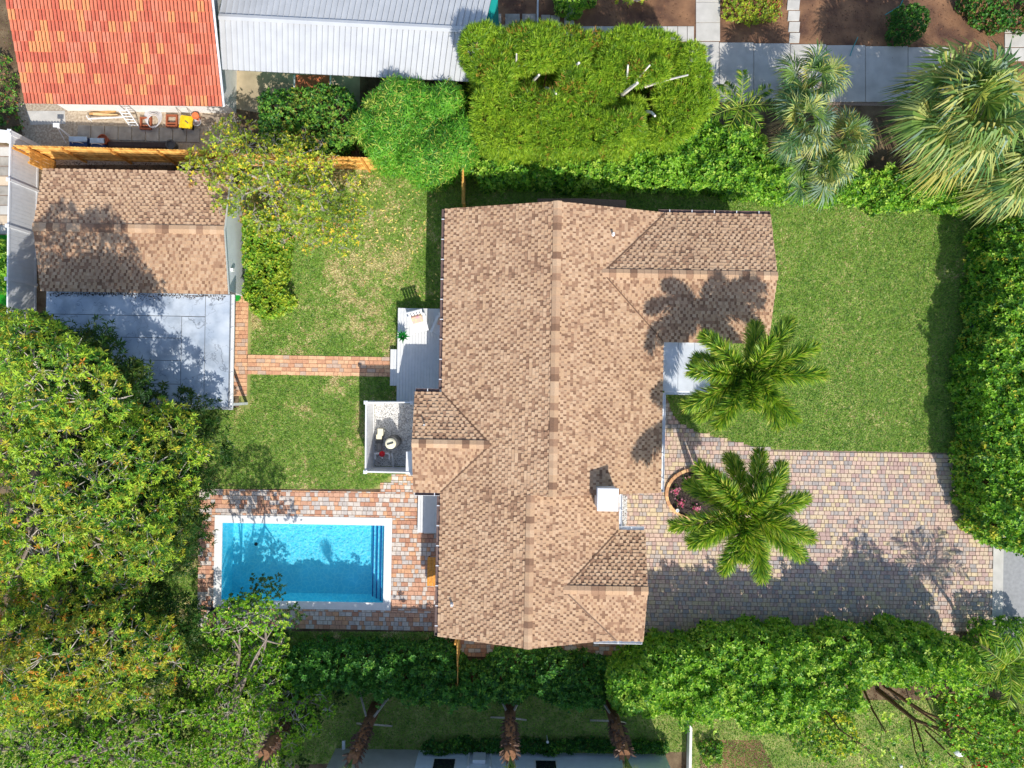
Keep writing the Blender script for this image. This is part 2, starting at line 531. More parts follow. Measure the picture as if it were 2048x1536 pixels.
terrace = hole_sheet('terrace', R_DECKPOOL, (WX0 - COPE + 0.02, WY0 - COPE + 0.02, WX1 + COPE - 0.02, WY1 + COPE - 0.02), 0.008, m_joint)
tag(terrace, 'terracotta and pale grey paver terrace round the swimming pool')
ter_poly = [rpoly(R_DECKPOOL), wpoly([(735, 978), (780, 950), (812, 945), (840, 945), (840, 985), (740, 985)])]
paver_field(terrace, ter_poly, [rpoly((WX0 - COPE + 0.03, WY0 - COPE + 0.03, WX1 + COPE - 0.03, WY1 + COPE - 0.03))], 0.215, [0.17, 0.215, 0.32], [2, 5, 3], deck_mats, [5, 5, 3, 4, 2], 0.010, 300, cluster=0.3,
            rects=[(R_DECKPOOL[0], WY1 + COPE, R_DECKPOOL[2], R_DECKPOOL[3]), (R_DECKPOOL[0], R_DECKPOOL[1], R_DECKPOOL[2], WY0 - COPE), (R_DECKPOOL[0], WY0 - COPE, WX0 - COPE, WY1 + COPE), (WX1 + COPE, WY0 - COPE, R_DECKPOOL[2], WY1 + COPE), (PX(760, 965), R_DECKPOOL[3], R_DECKPOOL[2], PY(770, 965)), (PX(782, 950), PY(770, 965), R_DECKPOOL[2], PY(782, 948))])
side_poly = wpoly([(884, 1270), (1255, 1276), (1255, 1312), (890, 1312)])
side_path = sheet('path', [side_poly], 0.008, m_sand)
tag(side_path, 'strip of terracotta pavers under the southern gable')
paver_field(side_path, [side_poly], [], 0.2, [0.2, 0.3], [3, 3], deck_mats, [5, 2, 4, 2, 3], 0.010, 300)

# ------------------------------------------------------------------ swimming pool
m_basin = M('pool_plaster', S(138, 224, 240), 0.8, var=0.06, scale=1.2)
m_tile = M('pool_tile', S(30, 84, 148), 0.35, var=0.15, scale=20)
m_cope = M('white_coping_stone', (0.78, 0.77, 0.74), 0.7, var=0.05, scale=4)
def water_mat():
    m = bpy.data.materials.new('pool_water'); m.use_nodes = True
    nt = m.node_tree; N = nt.nodes; L = nt.links
    N.remove(N['Principled BSDF'])
    g = N.new('ShaderNodeNewGeometry')
    nz = N.new('ShaderNodeTexNoise'); nz.inputs['Scale'].default_value = 1.6; nz.inputs['Detail'].default_value = 3
    L.new(g.outputs['Position'], nz.inputs['Vector'])
    mixv = N.new('ShaderNodeVectorMath'); mixv.operation = 'MULTIPLY_ADD'
    L.new(nz.outputs['Color'], mixv.inputs[0]); mixv.inputs[1].default_value = (0.55, 0.55, 0.0); L.new(g.outputs['Position'], mixv.inputs[2])
    vo = N.new('ShaderNodeTexVoronoi'); vo.feature = 'DISTANCE_TO_EDGE'; vo.inputs['Scale'].default_value = 4.6  # caustic light network, painted into the transparent colour of the water
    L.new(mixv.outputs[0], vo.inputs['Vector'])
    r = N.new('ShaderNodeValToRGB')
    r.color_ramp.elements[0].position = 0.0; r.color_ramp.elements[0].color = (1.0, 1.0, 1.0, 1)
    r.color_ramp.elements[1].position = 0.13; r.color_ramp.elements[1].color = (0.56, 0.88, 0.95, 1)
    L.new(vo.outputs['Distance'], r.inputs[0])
    t = N.new('ShaderNodeBsdfTransparent'); L.new(r.outputs[0], t.inputs[0])
    gl = N.new('ShaderNodeBsdfGlossy'); gl.inputs['Roughness'].default_value = 0.04
    n2 = N.new('ShaderNodeTexNoise'); n2.inputs['Scale'].default_value = 7; n2.inputs['Detail'].default_value = 3
    L.new(g.outputs['Position'], n2.inputs['Vector'])
    bp = N.new('ShaderNodeBump'); bp.inputs['Strength'].default_value = 0.35; bp.inputs['Distance'].default_value = 0.05
    L.new(n2.outputs[0], bp.inputs['Height']); L.new(bp.outputs[0], gl.inputs['Normal'])
    fr = N.new('ShaderNodeFresnel'); fr.inputs['IOR'].default_value = 1.33; L.new(bp.outputs[0], fr.inputs['Normal'])
    mx = N.new('ShaderNodeMixShader'); L.new(fr.outputs[0], mx.inputs[0]); L.new(t.outputs[0], mx.inputs[1]); L.new(gl.outputs[0], mx.inputs[2])
    L.new(mx.outputs[0], N['Material Output'].inputs['Surface'])
    return m
pool = empty('swimming_pool', ((WX0 + WX1) / 2, (WY0 + WY1) / 2, 0), 'rectangular blue swimming pool with white coping and steps at one end', 'pool')
b = MB()
DZ = -1.45
b.poly([(WX0, WY0, DZ), (WX1, WY0, DZ), (WX1, WY1, DZ), (WX0, WY1, DZ)])
for (ax, ay, bx, by) in ((WX0, WY0, WX1, WY0), (WX1, WY0, WX1, WY1), (WX1, WY1, WX0, WY1), (WX0, WY1, WX0, WY0)):
    b.poly([(ax, ay, DZ), (bx, by, DZ), (bx, by, 0.0), (ax, ay, 0.0)])
b.build('basin', m_basin, pool)
b = MB()
a0, a1, c0, c1 = WX0 - COPE, WX1 + COPE, WY0 - COPE, WY1 + COPE
e = 0.03
for q in ([(a0, c0), (a1, c0), (WX1 - e, WY0 + e), (WX0 + e, WY0 + e)], [(a1, c0), (a1, c1), (WX1 - e, WY1 - e), (WX1 - e, WY0 + e)],
          [(a1, c1), (a0, c1), (WX0 + e, WY1 - e), (WX1 - e, WY1 - e)], [(a0, c1), (a0, c0), (WX0 + e, WY0 + e), (WX0 + e, WY1 - e)]):
    b.prism(q, 0.0, 0.06)
b.build('coping', m_cope, pool)
sw = (PX(768.5, 1043, -0.1) - PX(735, 1043, -0.1)) / 3.2
for k in range(3):
    b = MB(); zt = -0.35 - 0.32 * k
    xa = WX1 - sw * (k + 1) - (0.0 if k else 0.0); xb = WX1 - sw * k
    b.box(xa, WY0 + 0.01, DZ + 0.01, xb - 0.002, WY1 - 0.01, zt)
    st = b.build('step', m_basin, pool)
    b = MB(); b.box(xa - 0.012, WY0 + 0.02, zt - 0.08, xa + 0.05, WY1 - 0.02, zt + 0.006)
    b.build('step_edge', m_tile, st)
b = MB(); b.poly([(WX0 + 0.001, WY0 + 0.001, -0.09), (WX1 - 0.001, WY0 + 0.001, -0.09), (WX1 - 0.001, WY1 - 0.001, -0.09), (WX0 + 0.001, WY1 - 0.001, -0.09)])
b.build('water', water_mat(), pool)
b = MB(); c = P(512, 1088, DZ); b.lathe((c.x, c.y, DZ), [(0.09, 0.0), (0.09, 0.012), (0.04, 0.02)], 16); b.build('drain_cover', m_black, pool)
b = MB(); b.obox((WX1 - 0.04, PY(768, 1052, -0.2), -0.16), (0.05, 0.22, 0.13)); b.build('skimmer', m_white, pool)

# ------------------------------------------------------------------ shingle roofs
sh_mats = [M('shingle_light_tan', S(198, 166, 134), 0.95, var=0.08, scale=16, bump=0.3, bscale=120), M('shingle_tan', S(184, 151, 121), 0.95, var=0.08, scale=16, bump=0.3, bscale=120),
           M('shingle_brown', S(158, 124, 98), 0.95, var=0.1, scale=16, bump=0.3, bscale=120), M('shingle_dark_brown', S(134, 103, 81), 0.95, var=0.1, scale=16, bump=0.3, bscale=120),
           M('shingle_honey', S(190, 156, 123), 0.95, var=0.08, scale=16, bump=0.3, bscale=120)]
m_fascia = m_white

def slope_shingles(E0, Sd, L, U, run, rise, expo=0.146):
    """verts/faces/mats of raised tabs on one roof slope.  E0 eave start, Sd along the eave, U up-slope (horizontal)"""
    E0 = np.array(E0, float); Sd = np.array(Sd, float); U = np.array(U, float)
    ln = math.hypot(run, rise)
    T = (U * run + np.array([0, 0, 1.0]) * rise) / ln
    Nn = np.cross(Sd, T)
    if Nn[2] < 0: Nn = -Nn
    Vs = []; Fs = []; Mi = []; base = 0
    t = -0.02
    row = 0
    while t < ln - 0.02:
        t1 = min(t + expo + 0.01, ln)
        cyc = 0.272
        off = -((row * 0.5 + (0.13 if row % 4 > 1 else 0.0)) % 1.0) * cyc - cyc + random.uniform(-0.02, 0.02)
        edges = []
        for k in range(int((L - off) / cyc) + 2):
            edges += [off + k * cyc + random.uniform(-0.022, 0.022), off + k * cyc + 0.165 + random.uniform(-0.028, 0.028)]
        up = False
        for k in range(len(edges) - 1):
            s = edges[k]; w = edges[k + 1] - s
            up = (k % 2 == 0) != (random.random() < 0.06)
            s0, s1 = max(0.0, s), min(L, s + w)
            tone = float(np.clip((vnoise(s * 0.9 + E0[0] * 3, t * 0.9 + E0[1]) - 0.5) * 2.4, -1, 1))
            if s1 - s0 > 0.01:
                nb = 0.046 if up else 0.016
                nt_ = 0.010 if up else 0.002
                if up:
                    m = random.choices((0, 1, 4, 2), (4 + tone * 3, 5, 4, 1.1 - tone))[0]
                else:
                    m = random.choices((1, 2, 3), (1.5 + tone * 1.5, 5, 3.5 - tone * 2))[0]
                q = [(s0, t, 0), (s1, t, 0), (s0, t, nb), (s1, t, nb), (s1, t1, nt_), (s0, t1, nt_)]
                for (a, bb, cc) in q: Vs.append(E0 + Sd * a + T * bb + Nn * cc)
                Fs += [(base + 2, base + 3, base + 4, base + 5), (base, base + 1, base + 3, base + 2),
                       (base + 1, base + 4, base + 4, base + 3), (base, base + 2, base + 5, base + 5)]
                Mi += [m] * 4
                base += 6
        t += expo
        row += 1
    return Vs, Fs, Mi

def finish_shingles(parts, parent):
    V = []; F = []; Mi = []; base = 0
    for (v, f, m) in parts:
        V += v; Mi += m
        F += [tuple(dict.fromkeys(base + k for k in q)) for q in f]
        base += len(v)
    me = bpy.data.meshes.new('shingles')
    me.from_pydata([tuple(p) for p in V], [], F)
    for mm in sh_mats: me.materials.append(mm)
    me.polygons.foreach_set('material_index', np.array(Mi, dtype=np.int32))
    me.update()
    o = place('shingles', me, parent)
    o['kind'] = 'stuff'
    return o

CAPS = {}
def ridge_caps(parent, A, B, rise_per_m, step=0.30, wid=0.185):
    """folded cap pieces along the ridge A -> B"""
    A, B = Vector(A), Vector(B)
    d = (B - A); L = d.length; d.normalize()
    rz = math.atan2(d.y, d.x)
    n = max(1, int(L / step))
    st = L / n
    for i in range(n):
        mi = random.choices((0, 1, 2, 4, 3), (3, 4, 4, 4, 2))[0]
        key = (round(st, 4), mi, round(rise_per_m, 3))
        if key not in CAPS:
            z1, z0 = 0.075, 0.055
            dp = wid * rise_per_m
            v = [(0, -wid, z1 - dp), (0, 0, z1), (0, wid, z1 - dp), (st + 0.02, -wid, z0 - dp), (st + 0.02, 0, z0), (st + 0.02, wid, z0 - dp),
                 (0, -wid, z1 - dp - 0.03), (0, 0, z1 - 0.03), (0, wid, z1 - dp - 0.03), (st + 0.02, -wid, z0 - dp - 0.03), (st + 0.02, wid, z0 - dp - 0.03)]
            f = [(0, 1, 4, 3), (1, 2, 5, 4), (6, 7, 1, 0), (7, 8, 2, 1), (0, 3, 9, 6), (2, 8, 10, 5)]
            me = bpy.data.meshes.new('ridge_cap'); me.from_pydata(v, [], f); me.materials.append(sh_mats[mi]); me.update()
            CAPS[key] = me
        p = A + d * (i * st)
        place('ridge_cap', CAPS[key], parent, p, rz)

def gable(root, x0, y0, x1, y1, axis, ez, slope, name='roof', skip=()):
    """gable roof over a rectangle, ridge along axis 'x' or 'y'; returns the roof part"""
    b = MB()
    th = 0.16
    if axis == 'y':
        hw = (x1 - x0) / 2; xm = (x0 + x1) / 2; rz = ez + hw * slope
        pr = [(x0, ez - th), (x0, ez - 0.012), (xm, rz - 0.012), (x1, ez - 0.012), (x1, ez - th), (xm, rz - th)]
        for k in range(6):
            a, c = pr[k], pr[(k + 1) % 6]
            b.poly([(a[0], y0, a[1]), (c[0], y0, c[1]), (c[0], y1, c[1]), (a[0], y1, a[1])])
        for yy in (y0, y1):
            b.poly([(pr[0][0], yy, pr[0][1]), (pr[1][0], yy, pr[1][1]), (pr[2][0], yy, pr[2][1]), (pr[5][0], yy, pr[5][1])])
            b.poly([(pr[5][0], yy, pr[5][1]), (pr[2][0], yy, pr[2][1]), (pr[3][0], yy, pr[3][1]), (pr[4][0], yy, pr[4][1])])
        parts = [slope_shingles((x0, y0, ez), (0, 1, 0), y1 - y0, (1, 0, 0), hw, hw * slope), slope_shingles((x1, y0, ez), (0, 1, 0), y1 - y0, (-1, 0, 0), hw, hw * slope)]
        A, B = (xm, y0, rz), (xm, y1, rz)
    else:
        hw = (y1 - y0) / 2; ym = (y0 + y1) / 2; rz = ez + hw * slope
        pr = [(y0, ez - th), (y0, ez - 0.012), (ym, rz - 0.012), (y1, ez - 0.012), (y1, ez - th), (ym, rz - th)]
        for k in range(6):
            a, c = pr[k], pr[(k + 1) % 6]
            b.poly([(x0, a[0], a[1]), (x1, a[0], a[1]), (x1, c[0], c[1]), (x0, c[0], c[1])])
        for xx in (x0, x1):
            b.poly([(xx, pr[0][0], pr[0][1]), (xx, pr[1][0], pr[1][1]), (xx, pr[2][0], pr[2][1]), (xx, pr[5][0], pr[5][1])])
            b.poly([(xx, pr[5][0], pr[5][1]), (xx, pr[2][0], pr[2][1]), (xx, pr[3][0], pr[3][1]), (xx, pr[4][0], pr[4][1])])
        parts = [slope_shingles((x0, y0, ez), (1, 0, 0), x1 - x0, (0, 1, 0), hw, hw * slope), slope_shingles((x0, y1, ez), (1, 0, 0), x1 - x0, (0, -1, 0), hw, hw * slope)]
        A, B = (x0, ym, rz), (x1, ym, rz)
    roof = b.build(name, m_fascia, root)
    finish_shingles(parts, roof)
    ridge_caps(roof, A, B, slope)
    return roof, A, B

def gutter(parent, A, B, mat, w=0.17, h=0.11, edge=None, bracket=None, bm=None):
    """open U channel along A -> B (points of its back top edge); outside to the left of A->B"""
    A, B = Vector(A), Vector(B)
    d = (B - A).normalized(); n = Vector((-d.y, d.x, 0))
    t = 0.014
    b = MB()
    def bar(o0, o1, z0, z1, m=0):
        p = [A + n * o0, B + n * o0, B + n * o1, A + n * o1]
        b.prism([(q.x, q.y) for q in p], A.z + z0, A.z + z1, m)
    bar(0.002, t, -h, 0.0)
    bar(w - t, w, -h, 0.004, 1)
    bar(t, w - t, -h, -h + t)
    for q0, q1 in ((A, A + d * t), (B - d * t, B)):
        p = [q0 + n * t, q1 + n * t, q1 + n * (w - t), q0 + n * (w - t)]
        b.prism([(q.x, q.y) for q in p], A.z - h + t, A.z + 0.003, 1)
    g = b.build('gutter', [mat, edge or mat], parent)
    if bracket:
        L = (B - A).length; k = max(1, int(L / bracket))
        br = MB(); br.obox((0, 0, 0), (w, 0.035, 0.012))
        me = br.mesh('gutter_bracket', bm or m_alu)
        for i in range(k):
            p = A + d * (L * (i + 0.5) / k) + n * (w / 2)
            place('gutter_bracket', me, g, (p.x, p.y, A.z + 0.012), math.atan2(n.y, n.x))
    return g

EZ = 2.75
SL = 1 / 3.0
house = empty('house', (1.5, -1.5, 0), 'large L-shaped house with tan and brown shingle roof and white chimney', 'house')
AX0, AX1 = PX(888, 600, EZ), PX(1325, 740, EZ)
AY1, AY0 = PY(1110, 403, EZ + 1.6), PY(1105, 993, EZ + 1.6)
BX0, BX1 = PX(879, 1130, EZ), PX(1237, 1020, EZ)
BY0 = PY(1052, 1298, EZ + 1.34)
R1X1, R1Y0, R1Y1 = PX(1540, 500, EZ), PY(1430, 685, EZ), PY(1430, 428, EZ)
R2X1, R2Y0, R2Y1 = PX(1290, 1100, EZ), PY(1250, 1281, EZ), PY(1265, 1061, EZ)
L1X0, L1Y0, L1Y1 = PX(828, 885, EZ), PY(860, 984, EZ), PY(860, 785, EZ)
roofA, rA, rB = gable(house, AX0, AY0, AX1, AY1, 'y', EZ, SL)
roofB, _, _ = gable(house, BX0, BY0, BX1, AY0 - 0.004, 'y', EZ, SL)
hwR1 = (R1Y1 - R1Y0) / 2
roofR1, _, _ = gable(house, AX1 - hwR1 - 0.02, R1Y0, R1X1, R1Y1, 'x', EZ + 0.003, SL)
hwR2 = (R2Y1 - R2Y0) / 2
roofR2, _, _ = gable(house, BX1 - hwR2 - 0.02, R2Y0, R2X1, R2Y1, 'x', EZ + 0.003, SL)
hwL = (L1Y1 - L1Y0) / 2
roofL, _, _ = gable(house, L1X0, L1Y0, AX0 + hwL + 0.02, L1Y1, 'x', EZ + 0.003, SL)

ov = 0.45
def walls(x0, y0, x1, y1, axis, ez, slope, ov=0.45):
    b = MB()
    if axis == 'y':
        xm, rz = (x0 + x1) / 2, ez - 0.17 + (x1 - x0) / 2 * slope
        for yy in (y0 + ov, y1 - ov):
            b.poly([(x0 + ov, yy, 0), (x1 - ov, yy, 0), (x1 - ov, yy, ez - 0.17), (xm, yy, rz - 0.05), (x0 + ov, yy, ez - 0.17)])
        for xx in (x0 + ov, x1 - ov): b.poly([(xx, y0 + ov, 0), (xx, y1 - ov, 0), (xx, y1 - ov, ez - 0.06), (xx, y0 + ov, ez - 0.06)])
    else:
        ym, rz = (y0 + y1) / 2, ez - 0.17 + (y1 - y0) / 2 * slope
        for xx in (x0 + ov, x1 - ov):
            b.poly([(xx, y0 + ov, 0), (xx, y1 - ov, 0), (xx, y1 - ov, ez - 0.17), (xx, ym, rz - 0.05), (xx, y0 + ov, ez - 0.17)])
        for yy in (y0 + ov, y1 - ov): b.poly([(x0 + ov, yy, 0), (x1 - ov, yy, 0), (x1 - ov, yy, ez - 0.06), (x0 + ov, yy, ez - 0.06)])
    return b
walls(AX0, AY0, AX1, AY1, 'y', EZ, SL).build('wall', m_stucco, house)
walls(BX0 + 0.01, BY0, BX1, AY0 + 1.0, 'y', EZ, SL).build('wall', m_stucco, house)
walls(AX1 - 2, R1Y0, R1X1, R1Y1, 'x', EZ, SL).build('wall', m_stucco, house)
walls(BX1 - 2, R2Y0, R2X1, R2Y1, 'x', EZ, SL).build('wall', m_stucco, house)
walls(L1X0, L1Y0, AX0 + 2, L1Y1, 'x', EZ, SL).build('wall', m_stucco, house)
# windows and doors on the walls that a step to the side would show
def wall_window(parent, c, w, h, nx, ny, name='window'):
    rz = math.atan2(ny, nx) + math.pi / 2
    b = MB(); b.obox((c[0] + nx * 0.02, c[1] + ny * 0.02, c[2]), (w, 0.05, h), rz); f = b.build(name, m_white, parent)
    b = MB(); b.obox((c[0] + nx * 0.045, c[1] + ny * 0.045, c[2]), (w - 0.16, 0.02, h - 0.16), rz); b.build('pane', m_dark_hole, f)
for yy in (AY1 - 2.4, AY1 - 5.6): wall_window(house, (AX0 + ov, yy, 1.5), 1.4, 1.2, -1, 0)
wall_window(house, (AX0 + ov, L1Y1 + 1.6, 1.15), 1.8, 2.1, -1, 0, 'door')
wall_window(house, (BX0 + ov + 0.01, AY0 - 2.2, 1.05), 1.6, 2.0, -1, 0, 'door')
wall_window(house, (R1X1 - ov, (R1Y0 + R1Y1) / 2, 1.5), 2.2, 1.3, 1, 0)
wall_window(house, (R2X1 - ov, (R2Y0 + R2Y1) / 2, 1.5), 1.8, 1.3, 1, 0)
wall_window(house, (AX1 - ov, AY0 + 1.6, 1.5), 1.6, 1.3, 1, 0)
# gutters
gz = EZ - 0.02
gutter(roofA, (AX0, L1Y1 + 0.15, gz), (AX0, AY1 - 0.02, gz), m_brown, bracket=0.83, edge=m_brown)
gutter(roofB, (BX0, BY0 + 0.02, gz), (BX0, L1Y0 - 0.16, gz), m_brown, bracket=0.83, edge=m_brown)
gutter(roofL, (L1X0 + 0.03, L1Y1, gz), (AX0 - 0.13, L1Y1, gz), m_brown, bracket=0.8, edge=m_brown)
gutter(roofL, (AX0 + 0.62, L1Y0, gz), (L1X0 + 0.06, L1Y0, gz), m_brown, bracket=0.9, edge=m_white, w=0.17)
gutter(roofA, (AX1, PY(1322, 985, EZ), gz), (AX1, R1Y0 - 0.1, gz), m_alu, bracket=0.95) if False else None
gutter(roofA, (AX1, R1Y0 - 2.3, gz), (AX1, AY0 + 0.03, gz), m_alu, bracket=0.95)
gutter(roofR1, (AX1 - 0.3, R1Y1, gz), (R1X1 - 0.02, R1Y1, gz), m_brown, bracket=0.95)
gutter(roofB, (BX1, AY0 - 0.05, gz), (BX1, R2Y1 + 0.1, gz), m_alu, bracket=0.8)
gutter(roofR2, (BX1 + 0.02, R2Y1, gz), (R2X1 - 0.05, R2Y1, gz), m_alu, bracket=0.9)
gutter(roofR2, (R2X1 - 0.05, R2Y0, gz), (BX1 - 1.0, R2Y0, gz), m_alu, bracket=1.1)
# valleys: thin dark metal strips where the wings meet the main slopes
def valley(parent, A, B, w=0.05):
    A, B = Vector(A), Vector(B)
    d = (B - A).normalized(); n = Vector((-d.y, d.x, 0)).normalized() * w
    b = MB(); b.poly([A + n, A - n, B - n, B + n]); b.build('valley_flashing', M('valley_metal', S(112, 84, 64), 0.6, var=0.1), parent)
zz = 0.062
valley(roofR1, (AX1, R1Y1, EZ + zz), (AX1 - hwR1, (R1Y0 + R1Y1) / 2, EZ + hwR1 * SL + zz), 0.03)
valley(roofR1, (AX1, R1Y0, EZ + zz), (AX1 - hwR1, (R1Y0 + R1Y1) / 2, EZ + hwR1 * SL + zz), 0.03)
valley(roofR2, (BX1, R2Y1, EZ + zz), (BX1 - hwR2, (R2Y0 + R2Y1) / 2, EZ + hwR2 * SL + zz), 0.03)
valley(roofR2, (BX1, R2Y0, EZ + zz), (BX1 - hwR2, (R2Y0 + R2Y1) / 2, EZ + hwR2 * SL + zz), 0.03)
valley(roofL, (AX0, L1Y1, EZ + zz), (AX0 + hwL, (L1Y0 + L1Y1) / 2, EZ + hwL * SL + zz), 0.03)
valley(roofL, (AX0, L1Y0, EZ + zz), (AX0 + hwL, (L1Y0 + L1Y1) / 2, EZ + hwL * SL + zz), 0.03)
# chimney
CHZ = 4.6
x0, y0, x1, y1 = rectpx(1195, 976, 1237, 1023, CHZ)
b = MB(); b.box(x0 + 0.05, y0 + 0.05, 0.0, x1 - 0.05, y1 - 0.05, CHZ - 0.08); ch = b.build('chimney', m_stucco, house)
b = MB(); b.box(x0, y0, CHZ - 0.08, x1, y1, CHZ, bev=0.02); b.build('chimney_cap', m_white, ch)
# vent pipes
for (px, py, zr, r, h) in ((1228, 466, 3.6, 0.055, 0.32), (848, 850, 3.2, 0.035, 0.42), (903, 1213, 3.0, 0.055, 0.30)):
    c = P(px, py, zr + 0.3)
    b = MB(); b.lathe((c.x, c.y, zr - 0.1), [(r * 2.1, 0.0), (r * 1.2, 0.12), (r, 0.13), (r, h), (r * 0.7, h), (r * 0.7, h - 0.03)], 12)
    b.build('vent_pipe', m_white, house)
# porch roof, flat and pale
m_membrane = M('pale_roof_membrane', S(196, 200, 204), 0.7, var=0.12, scale=1.5, detail=8)
PZ = 2.62
x0, y0, x1, y1 = rectpx(1324, 686, 1420, 783, PZ)
b = MB(); b.box(AX1 + 0.002, y0, PZ - 0.18, x1, R1Y0 - 0.002, PZ); pr_ = b.build('porch_roof', m_membrane, house)
gutter(pr_, (x1, y0, PZ - 0.02), (AX1 + 0.15, y0, PZ - 0.02), m_alu, bracket=0.8)
for xx in (x1 - 0.12, ):
    b = MB(); b.box(xx - 0.07, y0 + 0.05, 0.0, xx + 0.07, y0 + 0.19, PZ - 0.18); b.build('porch_post', m_white, house)
b = MB()
for k in range(1, 3):
    xs = AX1 + (x1 - AX1) * k / 3
    b.box(xs - 0.012, y0 + 0.03, PZ + 0.001, xs + 0.012, R1Y0 - 0.02, PZ + 0.006)
b.build('membrane_seam', M('grey_seam', S(150, 156, 162), 0.8), pr_)
# low lean-to roof behind the north gable
x0, y0, x1, y1 = rectpx(1075, 396, 1252, 440, 2.35)
m_bshingle = M('brown_lean_to_roof', S(122, 96, 80), 0.9, var=0.15, scale=10)
b = MB(); xm = (x0 + x1) / 2
for (pa, pb) in (((x0, 2.25), (xm, 2.42)), ((xm, 2.42), (x1, 2.25))):
    b.poly([(pa[0], AY1 - 0.5, pa[1]), (pb[0], AY1 - 0.5, pb[1]), (pb[0], y1, pb[1]), (pa[0], y1, pa[1])])
    b.poly([(pa[0], y1, pa[1]), (pb[0], y1, pb[1]), (pb[0], y1, pb[1] - 0.12), (pa[0], y1, pa[1] - 0.12)])
lt = b.build('lean_to_roof', m_bshingle, house)
b = MB(); b.box(x0 + 0.2, AY1 - 0.45, 0, x1 - 0.2, y1 - 0.2, 2.2); b.build('lean_to_wall', m_stucco, lt)
# white gravel strip beside the chimney
gr = rectpx(1238, 992, 1253, 1052)
m_gravel = M('white_gravel', S(240, 239, 236), 0.9, var=0.1, scale=30)
m_gravel2 = M('grey_gravel', S(150, 148, 146), 0.9, var=0.2, scale=30)

def gravel(rect, n, r, mats, w, z, label, cat='gravel'):
    tv = np.array([(1, 0, 0), (-0.5, 0.87, 0), (-0.5, -0.87, 0), (0, 0, 1), (0, 0, -0.5)], float)
    tf = np.array([(0, 1, 3), (1, 2, 3), (2, 0, 3)])
    c = np.stack([rng.uniform(rect[0], rect[2], n), rng.uniform(rect[1], rect[3], n), np.full(n, z)], 1)
    sc = rng.uniform(0.6, 1.3, (n, 1, 1)) * r
    an = rng.uniform(0, 6.28, n); ca, sa = np.cos(an), np.sin(an)
    v = tv[None] * np.array([1, 1, 0.8])
    vx = v[..., 0] * ca[:, None] - v[..., 1] * sa[:, None]; vy = v[..., 0] * sa[:, None] + v[..., 1] * ca[:, None]
    vz = np.repeat(v[..., 2], n, 0) if v.shape[0] == 1 else v[..., 2]
    V = np.stack([vx, vy, vz * np.ones_like(vx)], 2) * sc + c[:, None]
    F = (tf[None] + (np.arange(n) * 5)[:, None, None]).reshape(-1, 3)
    mi = np.repeat(rng.choice(len(mats), size=n, p=np.array(w) / sum(w)), 3)
    o = place('gravel', np_mesh('gravel', V.reshape(-1, 3), F, mats, mi))
    tag(o, label, cat, kind='stuff')
gravel(gr, 900, 0.03, [m_gravel, m_gravel2], [5, 1], 0.045, 'narrow strip of white gravel beside the chimney')

